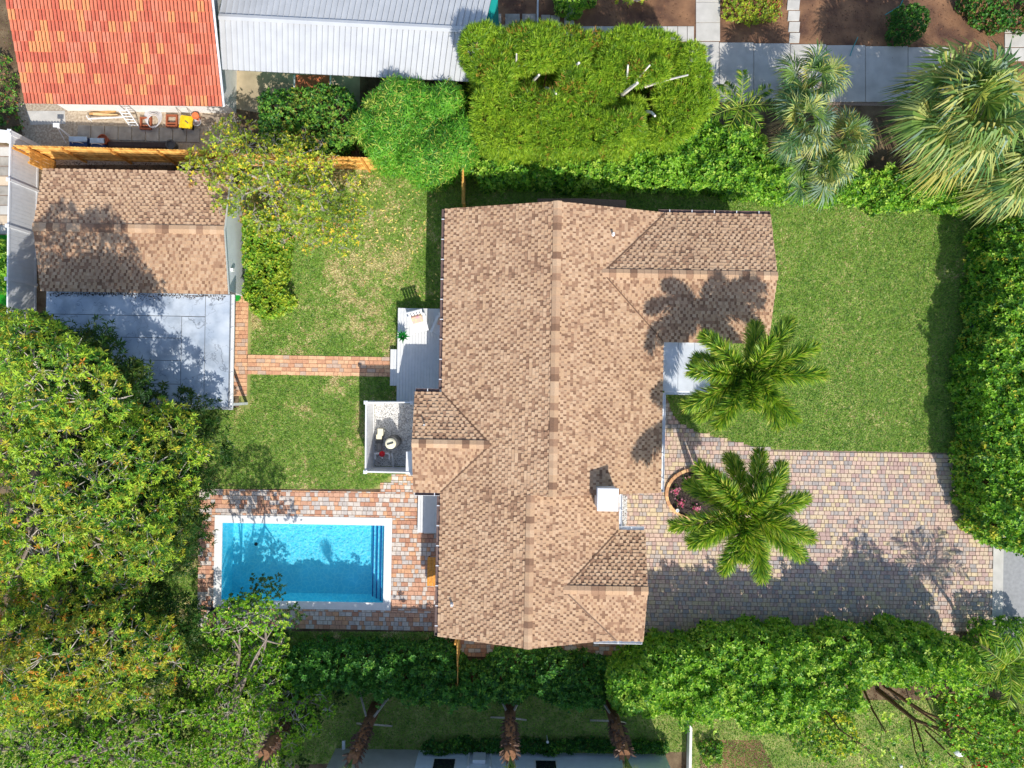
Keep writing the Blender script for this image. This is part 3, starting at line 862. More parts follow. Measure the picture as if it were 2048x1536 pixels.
# ------------------------------------------------------------------ outbuilding with shingle roof and grey flat roof
outb = empty('outbuilding', (-17.5, 3, 0), 'outbuilding with shingle gable roof and a grey flat roof extension', 'outbuilding')
gx0, gx1 = PX(84, 460, 2.5), PX(457, 460, 2.6)
gy1, gy0 = PY(250, 341, 2.5), PY(250, 584, 2.5)
roofG, _, _ = gable(outb, gx0, gy0, gx1, gy1, 'x', 2.5, 0.22)
walls(gx0, gy0, gx1, gy1, 'x', 2.5, 0.22, ov=0.2).build('wall', M('pale_grey_render', S(206, 212, 214), 0.85, var=0.05, scale=2), outb)
FZ = 2.36
fx0, fy0, fx1, fy1 = rectpx(92, 586, 459, 815, FZ)
def flat_mat():
    m = M('stained_grey_membrane', S(160, 172, 186), 0.75, col2=S(196, 203, 210), scale=0.9, bump=0.15, bscale=12, detail=10)  # grey base tinted blue to imitate the blue cast of shade
    nt = m.node_tree; b = nt.nodes['Principled BSDF']
    ramp = [n for n in nt.nodes if n.type == 'VALTORGB'][0]
    g = [n for n in nt.nodes if n.type == 'NEW_GEOMETRY'][0]
    vo = nt.nodes.new('ShaderNodeTexVoronoi'); vo.feature = 'DISTANCE_TO_EDGE'; vo.inputs['Scale'].default_value = 0.8
    nz = nt.nodes.new('ShaderNodeTexNoise'); nz.inputs['Scale'].default_value = 2.2; nz.inputs['Detail'].default_value = 6
    va = nt.nodes.new('ShaderNodeVectorMath'); va.operation = 'MULTIPLY_ADD'; va.inputs[1].default_value = (1.6, 1.6, 0)
    nt.links.new(g.outputs['Position'], nz.inputs['Vector']); nt.links.new(nz.outputs['Color'], va.inputs[0]); nt.links.new(g.outputs['Position'], va.inputs[2])
    nt.links.new(va.outputs[0], vo.inputs['Vector'])
    r2 = nt.nodes.new('ShaderNodeValToRGB'); r2.color_ramp.elements[0].position = 0.0; r2.color_ramp.elements[0].color = (0.25, 0.25, 0.26, 1)
    r2.color_ramp.elements[1].position = 0.012; r2.color_ramp.elements[1].color = (1, 1, 1, 1)
    nt.links.new(vo.outputs['Distance'], r2.inputs[0])
    mx = nt.nodes.new('ShaderNodeMix'); mx.data_type = 'RGBA'; mx.blend_type = 'MULTIPLY'; mx.inputs[0].default_value = 0.7
    n3 = nt.nodes.new('ShaderNodeTexNoise'); n3.inputs['Scale'].default_value = 1.4; n3.inputs['Detail'].default_value = 9
    nt.links.new(g.outputs['Position'], n3.inputs['Vector'])
    r3 = nt.nodes.new('ShaderNodeValToRGB'); r3.color_ramp.elements[0].position = 0.36; r3.color_ramp.elements[0].color = (0.66, 0.68, 0.70, 1)
    r3.color_ramp.elements[1].position = 0.52; r3.color_ramp.elements[1].color = (1, 1, 1, 1)
    nt.links.new(n3.outputs[0], r3.inputs[0])
    mx2 = nt.nodes.new('ShaderNodeMix'); mx2.data_type = 'RGBA'; mx2.blend_type = 'MULTIPLY'; mx2.inputs[0].default_value = 0.8
    nt.links.new(ramp.outputs[0], mx.inputs[6]); nt.links.new(r2.outputs[0], mx.inputs[7])
    nt.links.new(mx.outputs[2], mx2.inputs[6]); nt.links.new(r3.outputs[0], mx2.inputs[7])
    nt.links.new(mx2.outputs[2], b.inputs['Base Color'])
    return m
b = MB(); b.box(fx0, fy0, FZ - 0.2, fx1, gy0 - 0.004, FZ - 0.012); flat = b.build('flat_roof', M('dark_seam_base', (0.16, 0.17, 0.18), 0.9), outb)
ys = [gy0 - 0.02] + [PY(300, q, FZ) for q in (632, 676, 721, 768)] + [fy0 + 0.03]
xs1, xs2 = PX(363, 700, FZ), PX(410, 700, FZ)
mem = flat_mat()
for k in range(5):
    xe = xs1 if k else xs2
    b = MB(); b.box(fx0 + 0.02, ys[k + 1] + 0.03, FZ - 0.011, xe - 0.03, ys[k], FZ + 0.004 + 0.001 * (k % 2)); b.build('roof_sheet', mem, flat)
for (xa, xb, ya, yb) in ((xs1, xs2, ys[5], ys[1]), (xs2, fx1 - 0.04, ys[5], ys[0])):
    b = MB(); b.box(xa, ya, FZ - 0.011, xb - 0.03, yb - 0.01, FZ + 0.005); b.build('roof_sheet', mem, flat)
gutter(flat, (fx1, fy0, FZ), (fx1, gy0 - 0.02, FZ), m_white, bracket=0.9) if False else None
gutter(flat, (fx1, gy0 - 0.02, FZ), (fx1, fy0, FZ), m_white, bracket=0.9, w=0.13)
gutter(flat, (fx1 + 0.12, fy0 - 0.002, FZ), (fx0, fy0 - 0.002, FZ), m_white, bracket=1.1, w=0.10)
b = MB()
b.box(fx0 + 0.3, fy0 + 0.4, 0, fx1 - 2.2, gy0 - 0.3, FZ - 0.2); b.build('wall', m_stucco, outb)
wall_window(outb, (fx1 - 2.2, (fy0 + gy0) / 2 + 0.8, 1.05), 1.8, 2.1, 1, 0, 'door')
b = MB(); q = P(466, 540, 1.7); b.obox((gx1 - 0.2 + 0.06, q.y, 1.7), (0.12, 0.14, 0.22)); b.build('wall_lamp', m_white, outb)
for yy in (fy0 + 0.12,):
    b = MB(); b.box(fx1 - 0.16, yy - 0.06, 0, fx1 - 0.04, yy + 0.06, FZ - 0.2); b.build('carport_post', m_white, outb)
# debris of leaves where flat roof meets the shingles
# concrete pad beside the outbuilding
pad = wpoly([(484, 425), (500, 425), (500, 588), (488, 588)])
tag(sheet('concrete_pad', [pad], 0.012, m_concrete), 'pale concrete pad between outbuilding and clipped yellow-green shrub')
b = MB(); c = P(474, 594); b.lathe((c.x, c.y, 0.03), [(0.22, 0.0), (0.25, 0.28), (0.27, 0.3), (0.1, 0.33)], 14)
b.build('green_bin', M('green_plastic', S(30, 150, 50), 0.4), label='small bright green plastic bin by the outbuilding corner', cat='bin')

# ------------------------------------------------------------------ fences
def plank_fence(name, A, B, h, label, group=None, pw=0.14, side=1, mats=(m_cedar, m_cedar2), post_every=2.4):
    A, B = Vector((A.x, A.y, 0)), Vector((B.x, B.y, 0))
    d = (B - A); L = d.length; d.normalize(); n = Vector((-d.y, d.x, 0)) * side; rz = math.atan2(d.y, d.x)
    root = empty(name, (A + B) / 2, label, 'fence', group)
    k = max(2, int(L / (pw + 0.006)))
    hh = h
    meshes = []
    for mm in mats:
        b = MB()
        w = pw / 2 - 0.003
        pr = [(-w, 0.0), (w, 0.0), (w, hh - 0.05), (w - 0.035, hh), (-w + 0.035, hh), (-w, hh - 0.05)]
        t = 0.011
        b.poly([(q[0], -t, q[1]) for q in pr]); b.poly([(q[0], t, q[1]) for q in reversed(pr)])
        for i in range(6):
            a, c = pr[i], pr[(i + 1) % 6]
            b.poly([(a[0], -t, a[1]), (a[0], t, a[1]), (c[0], t, c[1]), (c[0], -t, c[1])])
        meshes.append(b.mesh('picket', mm))
    for i in range(k):
        p = A + d * (L * (i + 0.5) / k) - n * 0.0
        place('picket', random.choice(meshes), root, (p.x, p.y, 0.02 + random.uniform(-0.012, 0.012)), rz)
    for z in (0.35, h * 0.55, h - 0.28):
        b = MB(); m_ = (A + B) / 2 + n * 0.032; b.obox((m_.x, m_.y, z), (L, 0.04, 0.09), rz); b.build('rail', mats[0], root)
    np_ = max(2, int(round(L / post_every)) + 1)
    for i in range(np_):
        p = A + d * (L * i / (np_ - 1)) + n * 0.1
        b = MB(); b.obox((p.x, p.y, (h - 0.05) / 2), (0.09, 0.09, h - 0.05), rz); b.build('post', mats[1], root)
    return root
plank_fence('wooden_fence', P(82, 318), P(445, 328), 2.0, 'new yellow pine plank fence along the back of the outbuilding', side=-1)
plank_fence('wooden_fence', P(455, 330), P(930, 346), 1.9, 'pine plank fence running under the yellow tree and bamboo shrub', side=-1)
plank_fence('wooden_fence', P(930, 322), P(929, 424), 1.8, 'short pine plank fence between back lawn and north hedge', side=1)
plank_fence('wooden_fence', P(920, 1262), P(921, 1345), 1.8, 'short pine plank fence beside the southern gable', side=-1)
plank_fence('wooden_fence', P(112, 322), P(113, 348), 1.9, 'short pine plank fence along the gable end of the outbuilding', side=-1)

def vinyl_fence(name, pts, h, label, bw=0.185, mat=m_vinyl, post_every=2.2, gap_open=None):
    root = empty(name, (pts[0].x, pts[0].y, 0), label, 'fence')
    me_cache = {}
    done = []
    for s in range(len(pts) - 1):
        A, B = Vector((pts[s].x, pts[s].y, 0)), Vector((pts[s + 1].x, pts[s + 1].y, 0))
        d = B - A; L = d.length; d.normalize(); rz = math.atan2(d.y, d.x)
        k = max(1, int(round(L / bw)))
        w = L / k
        key = round(w, 3)
        if key not in me_cache:
            b = MB(); b.obox((0, 0, h / 2), (w - 0.006, 0.03, h - 0.22)); me_cache[key] = b.mesh('board', mat)
        for i in range(k):
            p = A + d * (w * (i + 0.5)); place('board', me_cache[key], root, (p.x, p.y, 0.02 + (i % 2) * 0.001), rz)
        m_ = (A + B) / 2
        for z, hh in ((h - 0.06, 0.12), (0.09, 0.12)):
            b = MB(); b.obox((m_.x, m_.y, z), (L, 0.065, hh), rz); b.build('rail', mat, root)
        n = max(1, int(round(L / post_every)))
        for i in range(n + 1):
            p = A + d * (L * i / n)
            if any((p - q).length < 0.3 for q in done): continue
            done.append(p)
            b = MB(); b.obox((p.x, p.y, (h + 0.04) / 2), (0.125, 0.125, h + 0.04), rz); po = b.build('post', m_vinyl, root)
            b = MB(); b.obox((p.x, p.y, h + 0.06), (0.17, 0.17, 0.04), rz); b.obox((p.x, p.y, h + 0.09), (0.1, 0.1, 0.03), rz); b.build('post_cap', m_vinyl, po)
    return root
vinyl_fence('vinyl_fence', [P(78, 296), P(74, 470), P(72, 670)], 2.0, 'tall pale grey vinyl board fence beside the outbuilding gable', mat=m_greyvinyl)
vinyl_fence('vinyl_fence', [P(-30, 283), P(20, 285), P(78, 292)], 2.0, 'white vinyl fence turning away from the outbuilding to the edge', mat=m_vinyl)
eh = 1.9
vinyl_fence('vinyl_fence', [P(835, 803, 0), P(748, 803, 0), P(747, 934, 0), P(836, 936, 0)], eh, 'white vinyl board enclosure round the pool pump', mat=m_vinyl, post_every=3.0)
# gravel inside the enclosure
er = rectpx(750, 806, 838, 933)
tag(sheet('gravel_bed', [rpoly(er)], 0.009, M('mid_gravel', S(206, 204, 200), 0.9)), 'pale bed under the gravel in the pump enclosure')
gravel(er, 6500, 0.035, [m_gravel, m_gravel2, M('mid_gravel', S(206, 204, 200), 0.9)], [6, 1.5, 3], 0.02, 'white and grey gravel inside the pump enclosure')

# ------------------------------------------------------------------ back decks
def deck(name, rect, z, label, bw=0.142, steps=()):
    m_board = M('white_deck_board', (0.70, 0.70, 0.69), 0.55, var=0.05, scale=4)
    root = empty(name, ((rect[0] + rect[2]) / 2, (rect[1] + rect[3]) / 2, 0), label, 'deck')
    k = int(round((rect[2] - rect[0]) / bw)); w = (rect[2] - rect[0]) / k
    b = MB(); b.obox((0, 0, 0), (w - 0.010, rect[3] - rect[1], 0.03)); me = b.mesh('board', m_board)
    for i in range(k): place('board', me, root, (rect[0] + w * (i + 0.5), (rect[1] + rect[3]) / 2, z - 0.015))
    b = MB(); b.box(rect[0] + 0.02, rect[1] + 0.02, 0.0, rect[2] - 0.02, rect[3] - 0.02, z - 0.034); b.build('frame', m_white, root)
    for (r, zs) in steps:
        b = MB(); b.box(r[0], r[1], 0.0, r[2], r[3], zs - 0.03); st = b.build('step', m_white, root)
        kk = 2; ww = (r[2] - r[0]) / kk
        for i in range(kk):
            b = MB(); b.box(r[0] + ww * i + 0.004, r[1] - 0.01, zs - 0.029, r[0] + ww * (i + 1) - 0.004, r[3] + 0.01, zs); b.build('board', m_board, st)
    return root
DKZ = 0.45
dx0, dy0, dx1, dy1 = rectpx(796, 616, 882, 805, DKZ)
sx0, sy0, sx1, sy1 = rectpx(781, 699, 795, 771, 0.24)
deck('deck', (dx0, dy0, AX0 + ov, dy1), DKZ, 'long white boarded deck along the back wall with one step', steps=[((sx0, sy0, dx0 - 0.004, sy1), 0.25)])
qx0, qy0, qx1, qy1 = rectpx(836, 990, 884, 1066, 0.25)
deck('deck', (qx0, qy0, BX0 + ov, qy1), 0.26, 'small white boarded landing facing the swimming pool')
# ------------------------------------------------------------------ lounge chairs
def lounge_chair(c, rz, label):
    root = empty('lounge_chair', c, label, 'chair', 'white lounge chairs on the back deck')
    R = Matrix.Translation(Vector(c)) @ Matrix.Rotation(rz, 4, 'Z')
    def tb(name, boxes, mat, parent):
        b = MB()
        for (cc, sz, tl) in boxes:
            q = R @ Vector(cc)
            b.obox(q, sz, rz, 0, tl)
        return b.build(name, mat, parent)
    for sx in (-1, 1):
        for sy in (-1, 1): tb('leg', [((sx * 0.36, sy * 0.36, 0.27 if sy > 0 else 0.27), (0.06, 0.06, 0.54), None)], m_white, root)
        tb('armrest', [((sx * 0.36, 0.0, 0.56), (0.11, 0.86, 0.035), None)], m_white, root)
    tb('seat_frame', [((0, 0, 0.28), (0.66, 0.76, 0.05), None)], m_white, root)
    tilt = Matrix.Rotation(RAD(-20), 3, 'X')
    for i in range(5):
        tb('back_slat', [((-0.28 + i * 0.14, 0.44, 0.62), (0.1, 0.03, 0.68), tilt)], m_white, root)
    tb('back_rail', [((0, 0.55, 0.95), (0.74, 0.05, 0.07), tilt)], m_white, root)
    m_c = M('off_white_cushion', (0.76, 0.74, 0.72), 0.9, var=0.04, scale=6)
    tb('seat_cushion', [((0, -0.03, 0.37), (0.6, 0.66, 0.12), None)], m_c, root)
    m_p = MATS.get('printed_cushion') or M('printed_cushion', S(206, 150, 160), 0.9, col2=S(226, 196, 140), scale=7, detail=3)
    tb('pillow', [((0, 0.22, 0.52), (0.5, 0.12, 0.36), Matrix.Rotation(RAD(-48), 3, 'X'))], m_p, root)
lc = P(838, 648, 0.7); lounge_chair((lc.x, lc.y, DKZ), RAD(15), 'white lounge chair with pink printed pillow standing in the sun on the deck')
lc = P(884, 655, 0.7); lounge_chair((lc.x, lc.y, DKZ), RAD(-22), 'white lounge chair half hidden under the eave on the deck')
# potted agave
c = P(806, 673, 0.7)
ag = empty('potted_agave', (c.x, c.y, DKZ), 'spiky green agave in a white pot on the deck', 'plant')
b = MB(); b.lathe((c.x, c.y, DKZ), [(0.13, 0.0), (0.19, 0.34), (0.21, 0.36), (0.17, 0.36), (0.16, 0.32)], 16); b.build('pot', m_white, ag)
b = MB()
for i in range(26):
    a = i * 2.4; el = RAD(15 + 65 * (i / 26.0)); Ln = 0.42 - 0.12 * (i / 26.0)
    d = Vector((math.cos(a) * math.cos(el), math.sin(a) * math.cos(el), math.sin(el))); sd = Vector((-math.sin(a), math.cos(a), 0)) * 0.045
    o = Vector((c.x, c.y, DKZ + 0.34)); up = Vector((0, 0, 0.02))
    b.poly([o - sd * 0.6, o + d * Ln * 0.4 - sd, o + d * Ln, o + d * Ln * 0.4 - up]); b.poly([o + sd * 0.6, o + d * Ln * 0.4 - up, o + d * Ln, o + d * Ln * 0.4 + sd])
b.build('leaves', LM('agave_green', S(34, 132, 52), 0.1), ag)
# wooden bench by the pool wall
m_teak = M('oiled_teak', S(222, 150, 60), 0.5, var=0.25, scale=9)
x0, y0, x1, y1 = rectpx(855, 1114, 876, 1172, 0.4)
bn = empty('wooden_bench', ((x0 + x1) / 2, (y0 + y1) / 2, 0), 'honey coloured slatted wooden bench against the house by the pool', 'bench')
for i in range(4):
    xa = x0 + (x1 - x0) * i / 4.0
    b = MB(); b.box(xa + 0.006, y0, 0.42, xa + (x1 - x0) / 4 - 0.006, y1, 0.45); b.build('slat', m_teak, bn)
for (xx, yy) in ((x0 + 0.02, y0 + 0.05), (x1 - 0.08, y0 + 0.05), (x0 + 0.02, y1 - 0.11), (x1 - 0.08, y1 - 0.11)):
    b = MB(); b.box(xx, yy, 0.02, xx + 0.06, yy + 0.06, 0.418); b.build('leg', m_teak, bn)
b = MB(); b.box(x0 + 0.02, (y0 + y1) / 2 - 0.03, 0.36, x1 - 0.02, (y0 + y1) / 2 + 0.03, 0.418); b.build('crossbar', m_teak, bn)
# ------------------------------------------------------------------ pool equipment
m_pvc = M('white_pvc', (0.75, 0.75, 0.74), 0.4, var=0.04)
m_cream = M('cream_plastic', S(232, 226, 196), 0.45, var=0.05)
m_gplastic = M('grey_plastic', S(92, 92, 90), 0.5, var=0.15)
c = P(781, 887, 1.0)
flt = empty('pool_filter', (c.x, c.y, 0.03), 'round pool filter tank with cream lid in the enclosure', 'filter')
b = MB(); b.lathe((c.x + 0.07, c.y + 0.05, 0.03), [(0.30, 0.0), (0.31, 0.1), (0.31, 0.75), (0.27, 0.92)], 20); b.build('tank', m_gplastic, flt)
b = MB(); b.lathe((c.x, c.y, 0.95), [(0.26, 0.0), (0.26, 0.05), (0.2, 0.1), (0.06, 0.12)], 20); b.build('lid', m_cream, flt)
b = MB(); b.obox((c.x, c.y, 1.09), (0.3, 0.05, 0.05), 0.3); b.build('handle', m_black, flt)
c = P(758, 882, 0.4)
pmp = empty('pool_pump', (c.x, c.y, 0.03), 'pool pump with cream basket lid beside the filter tank', 'pump')
b = MB(); b.obox((c.x, c.y + 0.1, 0.2), (0.3, 0.42, 0.3)); b.build('housing', m_gplastic, pmp)
b = MB(); b.obox((c.x, c.y + 0.2, 0.39), (0.26, 0.22, 0.08)); b.build('basket_lid', m_cream, pmp)
b = MB(); b.tube([(c.x, c.y - 0.12, 0.2), (c.x, c.y - 0.45, 0.2)], 0.13, 14); b.build('motor', M('grey_motor', S(150, 146, 140), 0.5), pmp)
c = P(764, 908, 0.6)
b = MB(); b.lathe((c.x, c.y, 0.03), [(0.05, 0.0), (0.05, 0.5), (0.14, 0.52), (0.14, 0.58), (0.04, 0.62)], 12); b.obox((c.x, c.y, 0.66), (0.2, 0.06, 0.05), 0.9)
b.build('valve_handle', M('red_plastic', S(214, 30, 40), 0.4), label='red valve with handle standing among the white pump pipes', cat='valve')
pp = empty('pump_piping', (P(772, 915).x, P(772, 915).y, 0.03), 'white plastic pipe loop in front of the pool pump', 'pipes')
a, bq = P(750, 907, 0.5), P(779, 907, 0.5)
for pts in ([(a.x, a.y, 0.5), (bq.x, bq.y, 0.5)], [(a.x, a.y + 0.02, 0.5), (a.x, a.y - 0.25, 0.48), (a.x, a.y - 0.28, 0.03)], [(bq.x, bq.y, 0.52), (bq.x, bq.y - 0.26, 0.5), (bq.x, bq.y - 0.28, 0.03)],
            [((a.x + bq.x) / 2, a.y, 0.51), ((a.x + bq.x) / 2, a.y - 0.22, 0.49), ((a.x + bq.x) / 2, a.y - 0.26, 0.03)]):
    b = MB(); b.tube(pts, 0.042, 10); b.build('pipe', m_pvc, pp)
a = P(786, 905, 0.3)
b = MB(); b.tube([(a.x, a.y, 0.6), (a.x, a.y - 0.25, 0.4), (a.x, a.y - 0.75, 0.08)], 0.045, 10); b.build('pipe', m_pvc, pp)
c = P(762, 864, 0.3)
b = MB(); b.obox((c.x, c.y, 0.24), (0.22, 0.3, 0.44)); b.obox((c.x, c.y, 0.47), (0.26, 0.34, 0.03)); b.build('control_box', m_cream, label='cream control box north of the pool pump on gravel', cat='box')
x0, y0, x1, y1 = rectpx(812, 903, 834, 949, 1.85)
cab = empty('white_cabinet', ((x0 + x1) / 2, (y0 + y1) / 2, 0), 'tall white cabinet between the pump enclosure and the house', 'cabinet')
b = MB(); b.box(x0 + 0.05, y0 + 0.05, 0.0, x1, y1 - 0.05, 1.8); b.build('body', m_white, cab)
b = MB(); b.box(x0, y0, 1.801, x1, y1, 1.86, bev=0.015); b.build('top', m_white, cab)
b = MB(); b.box(x0 + 0.03, y0 + 0.2, 0.1, x0 + 0.049, y1 - 0.2, 1.7); b.build('door', m_vinyl, cab)

# ------------------------------------------------------------------ foliage generators
def unit(a): return a / (np.linalg.norm(a, axis=-1, keepdims=True) + 1e-9)

def leaf_tmpl():
    return np.array([[(0, 0, 0), (0.24, 0.45, 0.05), (0, 1.0, -0.06), (-0.24, 0.45, 0.05)]], float)      # (leaves, 4, 3)

def long_leaf_tmpl(w=0.07):
    return np.array([[(0, 0, 0), (w, 0.4, 0.03), (0, 1.0, -0.22), (-w, 0.4, 0.03)]], float)

def rosette_tmpl(k, w=0.16, el=25, seed=0):
    r = np.random.default_rng(seed)
    out = []
    for i in range(k):
        a = 2 * math.pi * i / k + r.uniform(-0.3, 0.3); e = RAD(el + r.uniform(-18, 30)); L = r.uniform(0.75, 1.1)
        d = np.array([math.cos(a) * math.cos(e), math.sin(a) * math.cos(e), math.sin(e)]); s = np.array([-math.sin(a), math.cos(a), 0]); u = np.cross(s, d) * -1
        out.append([d * 0.05, d * 0.5 * L + s * w + u * 0.04, d * L - np.array([0, 0, 0.14]), d * 0.5 * L - s * w + u * 0.04])
    return np.array(out)

def spray_tmpl(k=6, seed=0, w=0.05, spread=55):
    r = np.random.default_rng(seed)
    out = []
    for i in range(k):
        a = 2 * math.pi * i / k + r.uniform(-0.4, 0.4); e = RAD(90 - r.uniform(10, spread)); L = r.uniform(0.6, 1.1)
        d = np.array([math.cos(a) * math.cos(e), math.sin(a) * math.cos(e), math.sin(e)]); s = np.array([-math.sin(a), math.cos(a), 0])
        out.append([d * 0.0, d * 0.45 * L + s * w, d * L, d * 0.45 * L - s * w])
    return np.array(out)

def foliage(name, parent, pts, nrm, tmpls, size, mats, weights, jitter=0.6, up=0.3, smin=0.7, smax=1.3, drift=0.45):
    """scatter leaf templates at pts; one mesh"""
    N = len(pts)
    z = unit(unit(nrm) + np.array([0, 0, up]) + rng.normal(0, jitter, (N, 3)))
    r = rng.normal(0, 1, (N, 3)); x = unit(np.cross(r, z)); y = np.cross(z, x)
    s = size * rng.uniform(smin, smax, N)
    w = np.array(weights, float) / sum(weights)
    Vs, Ms = [], []
    ti = rng.integers(0, len(tmpls), N)
    for t, T in enumerate(tmpls):
        sel = np.where(ti == t)[0]
        if len(sel) == 0: continue
        X, Y, Z = x[sel][:, None, None], y[sel][:, None, None], z[sel][:, None, None]
        V = pts[sel][:, None, None] + s[sel][:, None, None, None] * (T[None, ..., 0:1] * X + T[None, ..., 1:2] * Y + T[None, ..., 2:3] * Z)
        k = T.shape[0]
        nz = np.clip((vnoise(pts[sel, 0] * 0.8 + 17, pts[sel, 1] * 0.8) * 0.6 + vnoise(pts[sel, 0] * 2.1, pts[sel, 1] * 2.1 + 9) * 0.4 - 0.5) * 2.0 + 0.5, 0, 0.999)
        rr = np.where(rng.random(len(sel)) < drift, np.clip(nz + rng.normal(0, 0.12, len(sel)), 0, 0.999), rng.random(len(sel)))
        base = np.minimum(np.searchsorted(np.cumsum(w), rr), len(mats) - 1)
        mi = np.repeat(base[:, None], k, 1)
        alt = rng.random(mi.shape) < 0.35
        mi = np.where(alt, rng.choice(len(mats), size=mi.shape, p=w), mi)
        Vs.append(V.reshape(-1, 3)); Ms.append(mi.ravel())
    V = np.concatenate(Vs); mi = np.concatenate(Ms)
    F = np.arange(len(V)).reshape(-1, 4)
    return place(name, np_mesh(name, V, F, mats, mi), parent)

def lobe_points(lobes, dens, lower=0.0, shell=(0.72, 1.0), drop=0.82):
    """points on the outside of a cluster of ellipsoids; lobes (n,6): cx cy cz rx ry rz"""
    P_, N_ = [], []
    L = np.array(lobes)
    for i, (cx, cy, cz, rx, ry, rz) in enumerate(L):
        area = 4 * math.pi * (((rx * ry) ** 1.6 + (rx * rz) ** 1.6 + (ry * rz) ** 1.6) / 3) ** (1 / 1.6)
        n = max(4, int(area * dens))
        d = unit(rng.normal(0, 1, (n, 3)))
        keep = (d[:, 2] > -0.15) | (rng.random(n) < lower)
        d = d[keep]
        q = d * np.array([rx, ry, rz]) * rng.uniform(shell[0], shell[1], (len(d), 1)) + np.array([cx, cy, cz])
        near = np.where((np.abs(L[:, 0] - cx) < L[:, 3] + rx) & (np.abs(L[:, 1] - cy) < L[:, 4] + ry))[0]
        ok = np.ones(len(q), bool)
        for j in near:
            if j == i: continue
            e = (q - L[j, :3]) / (L[j, 3:] * drop)
            ok &= (e * e).sum(1) > 1
        ok &= q[:, 2] > 0.05
        P_.append(q[ok]); N_.append(d[ok])
    return np.concatenate(P_), np.concatenate(N_)

def crown_lobes(pxpoly, hmin, hmax, n, r, flat=0.75, power=0.7, tries=40):
    """lobes spread under an outline given in image pixels; edges at hmin, middle at hmax"""
    xs = [p[0] for p in pxpoly]; ys = [p[1] for p in pxpoly]
    out = []; pts = []
    dmax = None
    gx, gy = np.meshgrid(np.linspace(min(xs), max(xs), 60), np.linspace(min(ys), max(ys), 60))
    ins = inpoly(gx, gy, pxpoly); dmax = polydist(gx, gy, pxpoly)[ins].max()
    for i in range(n):
        best, bd = None, -1
        for t in range(tries):
            a, b_ = random.uniform(min(xs), max(xs)), random.uniform(min(ys), max(ys))
            if not inpoly(np.array([a]), np.array([b_]), pxpoly)[0]: continue
            dd = min([math.hypot(a - q[0], b_ - q[1]) for q in pts] or [1e9])
            if dd > bd: best, bd = (a, b_), dd
        if best is None: continue
        pts.append(best)
        e = float(polydist(np.array([best[0]]), np.array([best[1]]), pxpoly)[0]) / dmax
        h = hmin + (hmax - hmin) * e ** power + random.uniform(-1.0, 0.5)
        rr = r * random.uniform(0.7, 1.3)
        # keep lobes inside the outline
        px_r = rr * FPX / (CAM_H - h)
        lim = e * dmax + 10
        if px_r > lim: rr *= max(0.45, lim / px_r)
        c = P(best[0], best[1], h)
        out.append((c.x, c.y, c.z - rr * flat * 0.6, rr, rr, rr * flat))
    return out

def branches(parent, base, lobes, trunk_r, fork_h, mat, twigs=3, name='trunk', tw_mat=None, bend=0.25):
    base = Vector(base)
    b = MB()
    L = np.array(lobes)
    cx, cy = L[:, 0].mean(), L[:, 1].mean()
    fork = Vector((base.x * 0.7 + cx * 0.3, base.y * 0.7 + cy * 0.3, fork_h))
    b.tube([base, base + (fork - base) * 0.5 + Vector((random.uniform(-.1, .1), random.uniform(-.1, .1), 0)), fork], [trunk_r, trunk_r * 0.8, trunk_r * 0.7], 8)
    # main limbs: group lobes by angle
    ang = np.arctan2(L[:, 1] - fork.y, L[:, 0] - fork.x)
    k = max(3, min(8, len(L) // 5))
    order = np.argsort(ang); groups = np.array_split(order, k)
    for g in groups:
        if len(g) == 0: continue
        m = Vector((L[g, 0].mean(), L[g, 1].mean(), L[g, 2].mean() - 0.8))
        mid = fork + (m - fork) * 0.55 + Vector((random.uniform(-bend, bend), random.uniform(-bend, bend), 0.2))
        b.tube([fork, mid, m], [trunk_r * 0.6, trunk_r * 0.42, trunk_r * 0.3], 6)
        for j in g:
            c = Vector(L[j, :3])
            s0 = mid if random.random() < 0.5 else m
            q = s0 + (c - s0) * 0.5 + Vector((random.uniform(-bend, bend), random.uniform(-bend, bend), random.uniform(-0.1, 0.25)))
            b.tube([s0, q, c], [trunk_r * 0.26, trunk_r * 0.16, trunk_r * 0.09], 5)
            for t in range(twigs):
                d = Vector((random.gauss(0, 1), random.gauss(0, 1), abs(random.gauss(0, 0.8)))).normalized()
                e = c + Vector((d.x * L[j, 3], d.y * L[j, 4], d.z * L[j, 5])) * 1.02
                q = c + (e - c) * 0.5 + Vector((random.uniform(-.12, .12), random.uniform(-.12, .12), 0.05))
                b.tube([c, q, e], [trunk_r * 0.085, trunk_r * 0.06, trunk_r * 0.03], 4, m=1, cap=False)
    return b.build(name, [mat, tw_mat or mat], parent)

def hedge_lobes(pxpoly, h, r, low=True, hn=0.15, jit=0.3, spacing=0.85, h_px=None):
    poly = wpoly(pxpoly, h if h_px is None else h_px)
    xs = [p[0] for p in poly]; ys = [p[1] for p in poly]
    out = []
    st = r * spacing
    for x in np.arange(min(xs), max(xs) + st, st):
        for y in np.arange(min(ys), max(ys) + st, st):
            a, b_ = x + random.uniform(-jit, jit) * st, y + random.uniform(-jit, jit) * st
            if not inpoly(np.array([a]), np.array([b_]), poly)[0]: continue
            d = float(polydist(np.array([a]), np.array([b_]), poly)[0])
            if d < r * 0.55: continue
            rr = r * random.uniform(0.85, 1.15)
            hh = h + (float(vnoise(a * 0.9, b_ * 0.9)) - 0.5) * 2 * hn + random.uniform(-hn, hn) * 0.5
            out.append((a, b_, hh - rr * 0.8, rr, rr, rr * 0.85))
            if low and d < r * 1.9:
                z = hh - rr * 1.7
                while z > 0.1:
                    out.append((a + random.uniform(-.1, .1), b_ + random.uniform(-.1, .1), z, rr * random.uniform(0.85, 1.1), rr * random.uniform(0.85, 1.1), rr * 0.85))
                    z -= rr * 1.05
    return out

